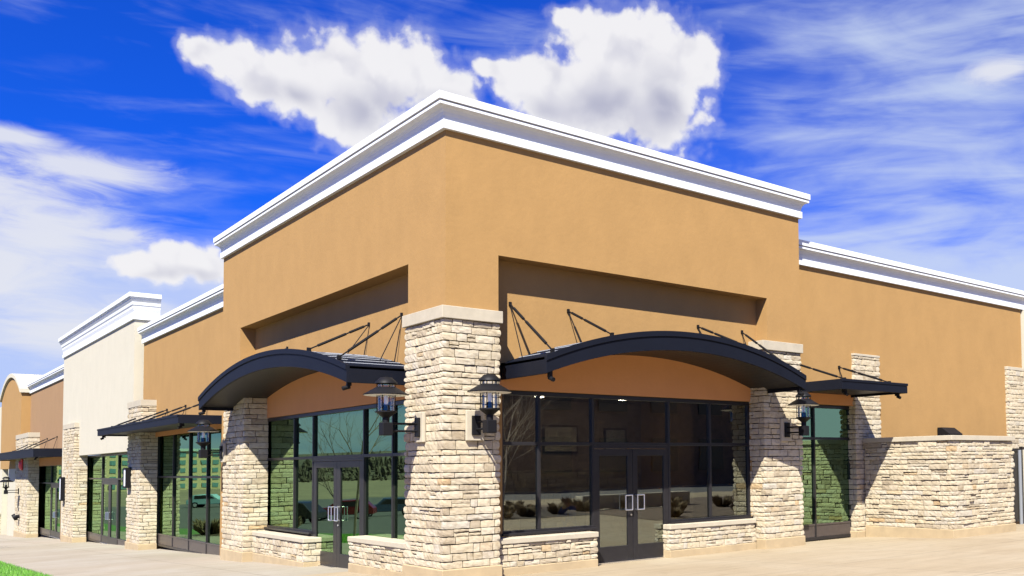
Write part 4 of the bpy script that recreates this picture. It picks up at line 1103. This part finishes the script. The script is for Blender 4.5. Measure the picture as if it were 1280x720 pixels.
# high thin veil, denser to the right and low down
veil = nz(0.20, 7, 0.52, 1.2, sc=(0.42, 1.5, 1), rot=R(-6), loc=(2, 1, 0))
streak = nz(0.36, 8, 0.56, 0.9, sc=(0.20, 1.4, 1), rot=R(-9), loc=(9, 4, 0))
right = sstep(az, 34.0, 56.0)
low = mth('MULTIPLY', sstep(el, 16.5, 6.0), sstep(az, -50.0, 5.0))
bias = mth('ADD', mth('MULTIPLY', right, 0.19), mth('MULTIPLY', low, 0.50))
vv = mth('ADD', mth('ADD', mth('MULTIPLY', veil, 0.5), mth('MULTIPLY', streak, 0.5)), bias)
a_veil = mth('ADD', mth('MULTIPLY', sstep(vv, 0.47, 0.90), 0.76), mth('MULTIPLY', sstep(az, 26.0, 62.0), 0.10))
K = 1 / 0.1 / (2 ** EXPOSURE)
def rgb(c, k=K): return (c[0] * k, c[1] * k, c[2] * k, 1)
def mix(fac, a, b):
    m = nd(nt, 'ShaderNodeMix', data_type='RGBA'); nt.links.new(fac, m.inputs['Factor'])
    for s_, v in (('A', a), ('B', b)):
        if isinstance(v, tuple): m.inputs[s_].default_value = v
        else: nt.links.new(v, m.inputs[s_])
    return m.outputs['Result']
c0 = mix(a_veil, tint.outputs['Result'], rgb((0.62, 0.71, 0.89)))
c1 = mix(a_str, c0, rgb((0.78, 0.80, 0.88)))
shd = sstep(mth('ADD', blobs(SHD, 0.4), mth('MULTIPLY', mth('SUBTRACT', nz(0.34, 2, 0.5, 0.3, loc=(5, 2, 0)), 0.5), 1.0)), -0.30, 0.95)
soft = mth('ADD', blobs(CUM, 0.4), mth('MULTIPLY', mth('SUBTRACT', puff, 0.5), 0.8))
edge = sstep(soft, 0.1, 0.8)
ccol = mix(mth('MULTIPLY', shd, edge), rgb((0.90, 0.89, 0.91)), rgb((0.47, 0.48, 0.60)))
lump = sstep(mth('ADD', mth('MULTIPLY', vor1, 0.8), mth('MULTIPLY', vor2, 0.2)), 0.34, 0.80)
ccol2 = mix(mth('MULTIPLY', mth('MULTIPLY', lump, edge), 0.70), ccol, rgb((0.64, 0.64, 0.73)))
c2 = mix(a_cum, c1, ccol2)
nt.links.new(c2, bg.inputs['Color'])

sl = bpy.data.lights.new('sun', 'SUN'); sl.energy = 4.9; sl.angle = R(0.53); sl.color = (1.0, 0.95, 0.87)
so = bpy.data.objects.new('sun', sl); COL.objects.link(so)
sd = Vector((math.sin(R(SUN_AZ)) * math.cos(R(SUN_EL)), math.cos(R(SUN_AZ)) * math.cos(R(SUN_EL)), math.sin(R(SUN_EL))))
so.rotation_euler = sd.to_track_quat('Z', 'Y').to_euler(); so.location = (-20, -20, 30)

# ------------------------------------------------------------------ camera
cd = bpy.data.cameras.new('camera'); co = bpy.data.objects.new('camera', cd); COL.objects.link(co); scene.camera = co
cd.sensor_width = 36; cd.lens = 1158.781 / 1280 * 36; cd.shift_x = -300 / 1280; cd.shift_y = 164.85 / 1280; cd.clip_end = 2000; cd.clip_start = 0.05
yw, pi_, ro = R(44.116), R(2.624), R(-0.818)
F = Vector((math.sin(yw) * math.cos(pi_), math.cos(yw) * math.cos(pi_), math.sin(pi_))); Rv = Vector((math.cos(yw), -math.sin(yw), 0)); U = Rv.cross(F)
R2 = math.cos(ro) * Rv + math.sin(ro) * U; U2 = -math.sin(ro) * Rv + math.cos(ro) * U
mw = Matrix((R2, U2, -F)).transposed().to_4x4(); mw.translation = (-6.855, -14.19, 1.86); co.matrix_world = mw

vs = scene.view_settings; vs.view_transform = 'Standard'; vs.look = 'None'; vs.gamma = 1; vs.exposure = EXPOSURE; vs.use_curve_mapping = False
scene.cycles.use_denoising = True
scene.cycles.max_bounces = 8; scene.cycles.transparent_max_bounces = 16
scene.cycles.sample_clamp_indirect = 6
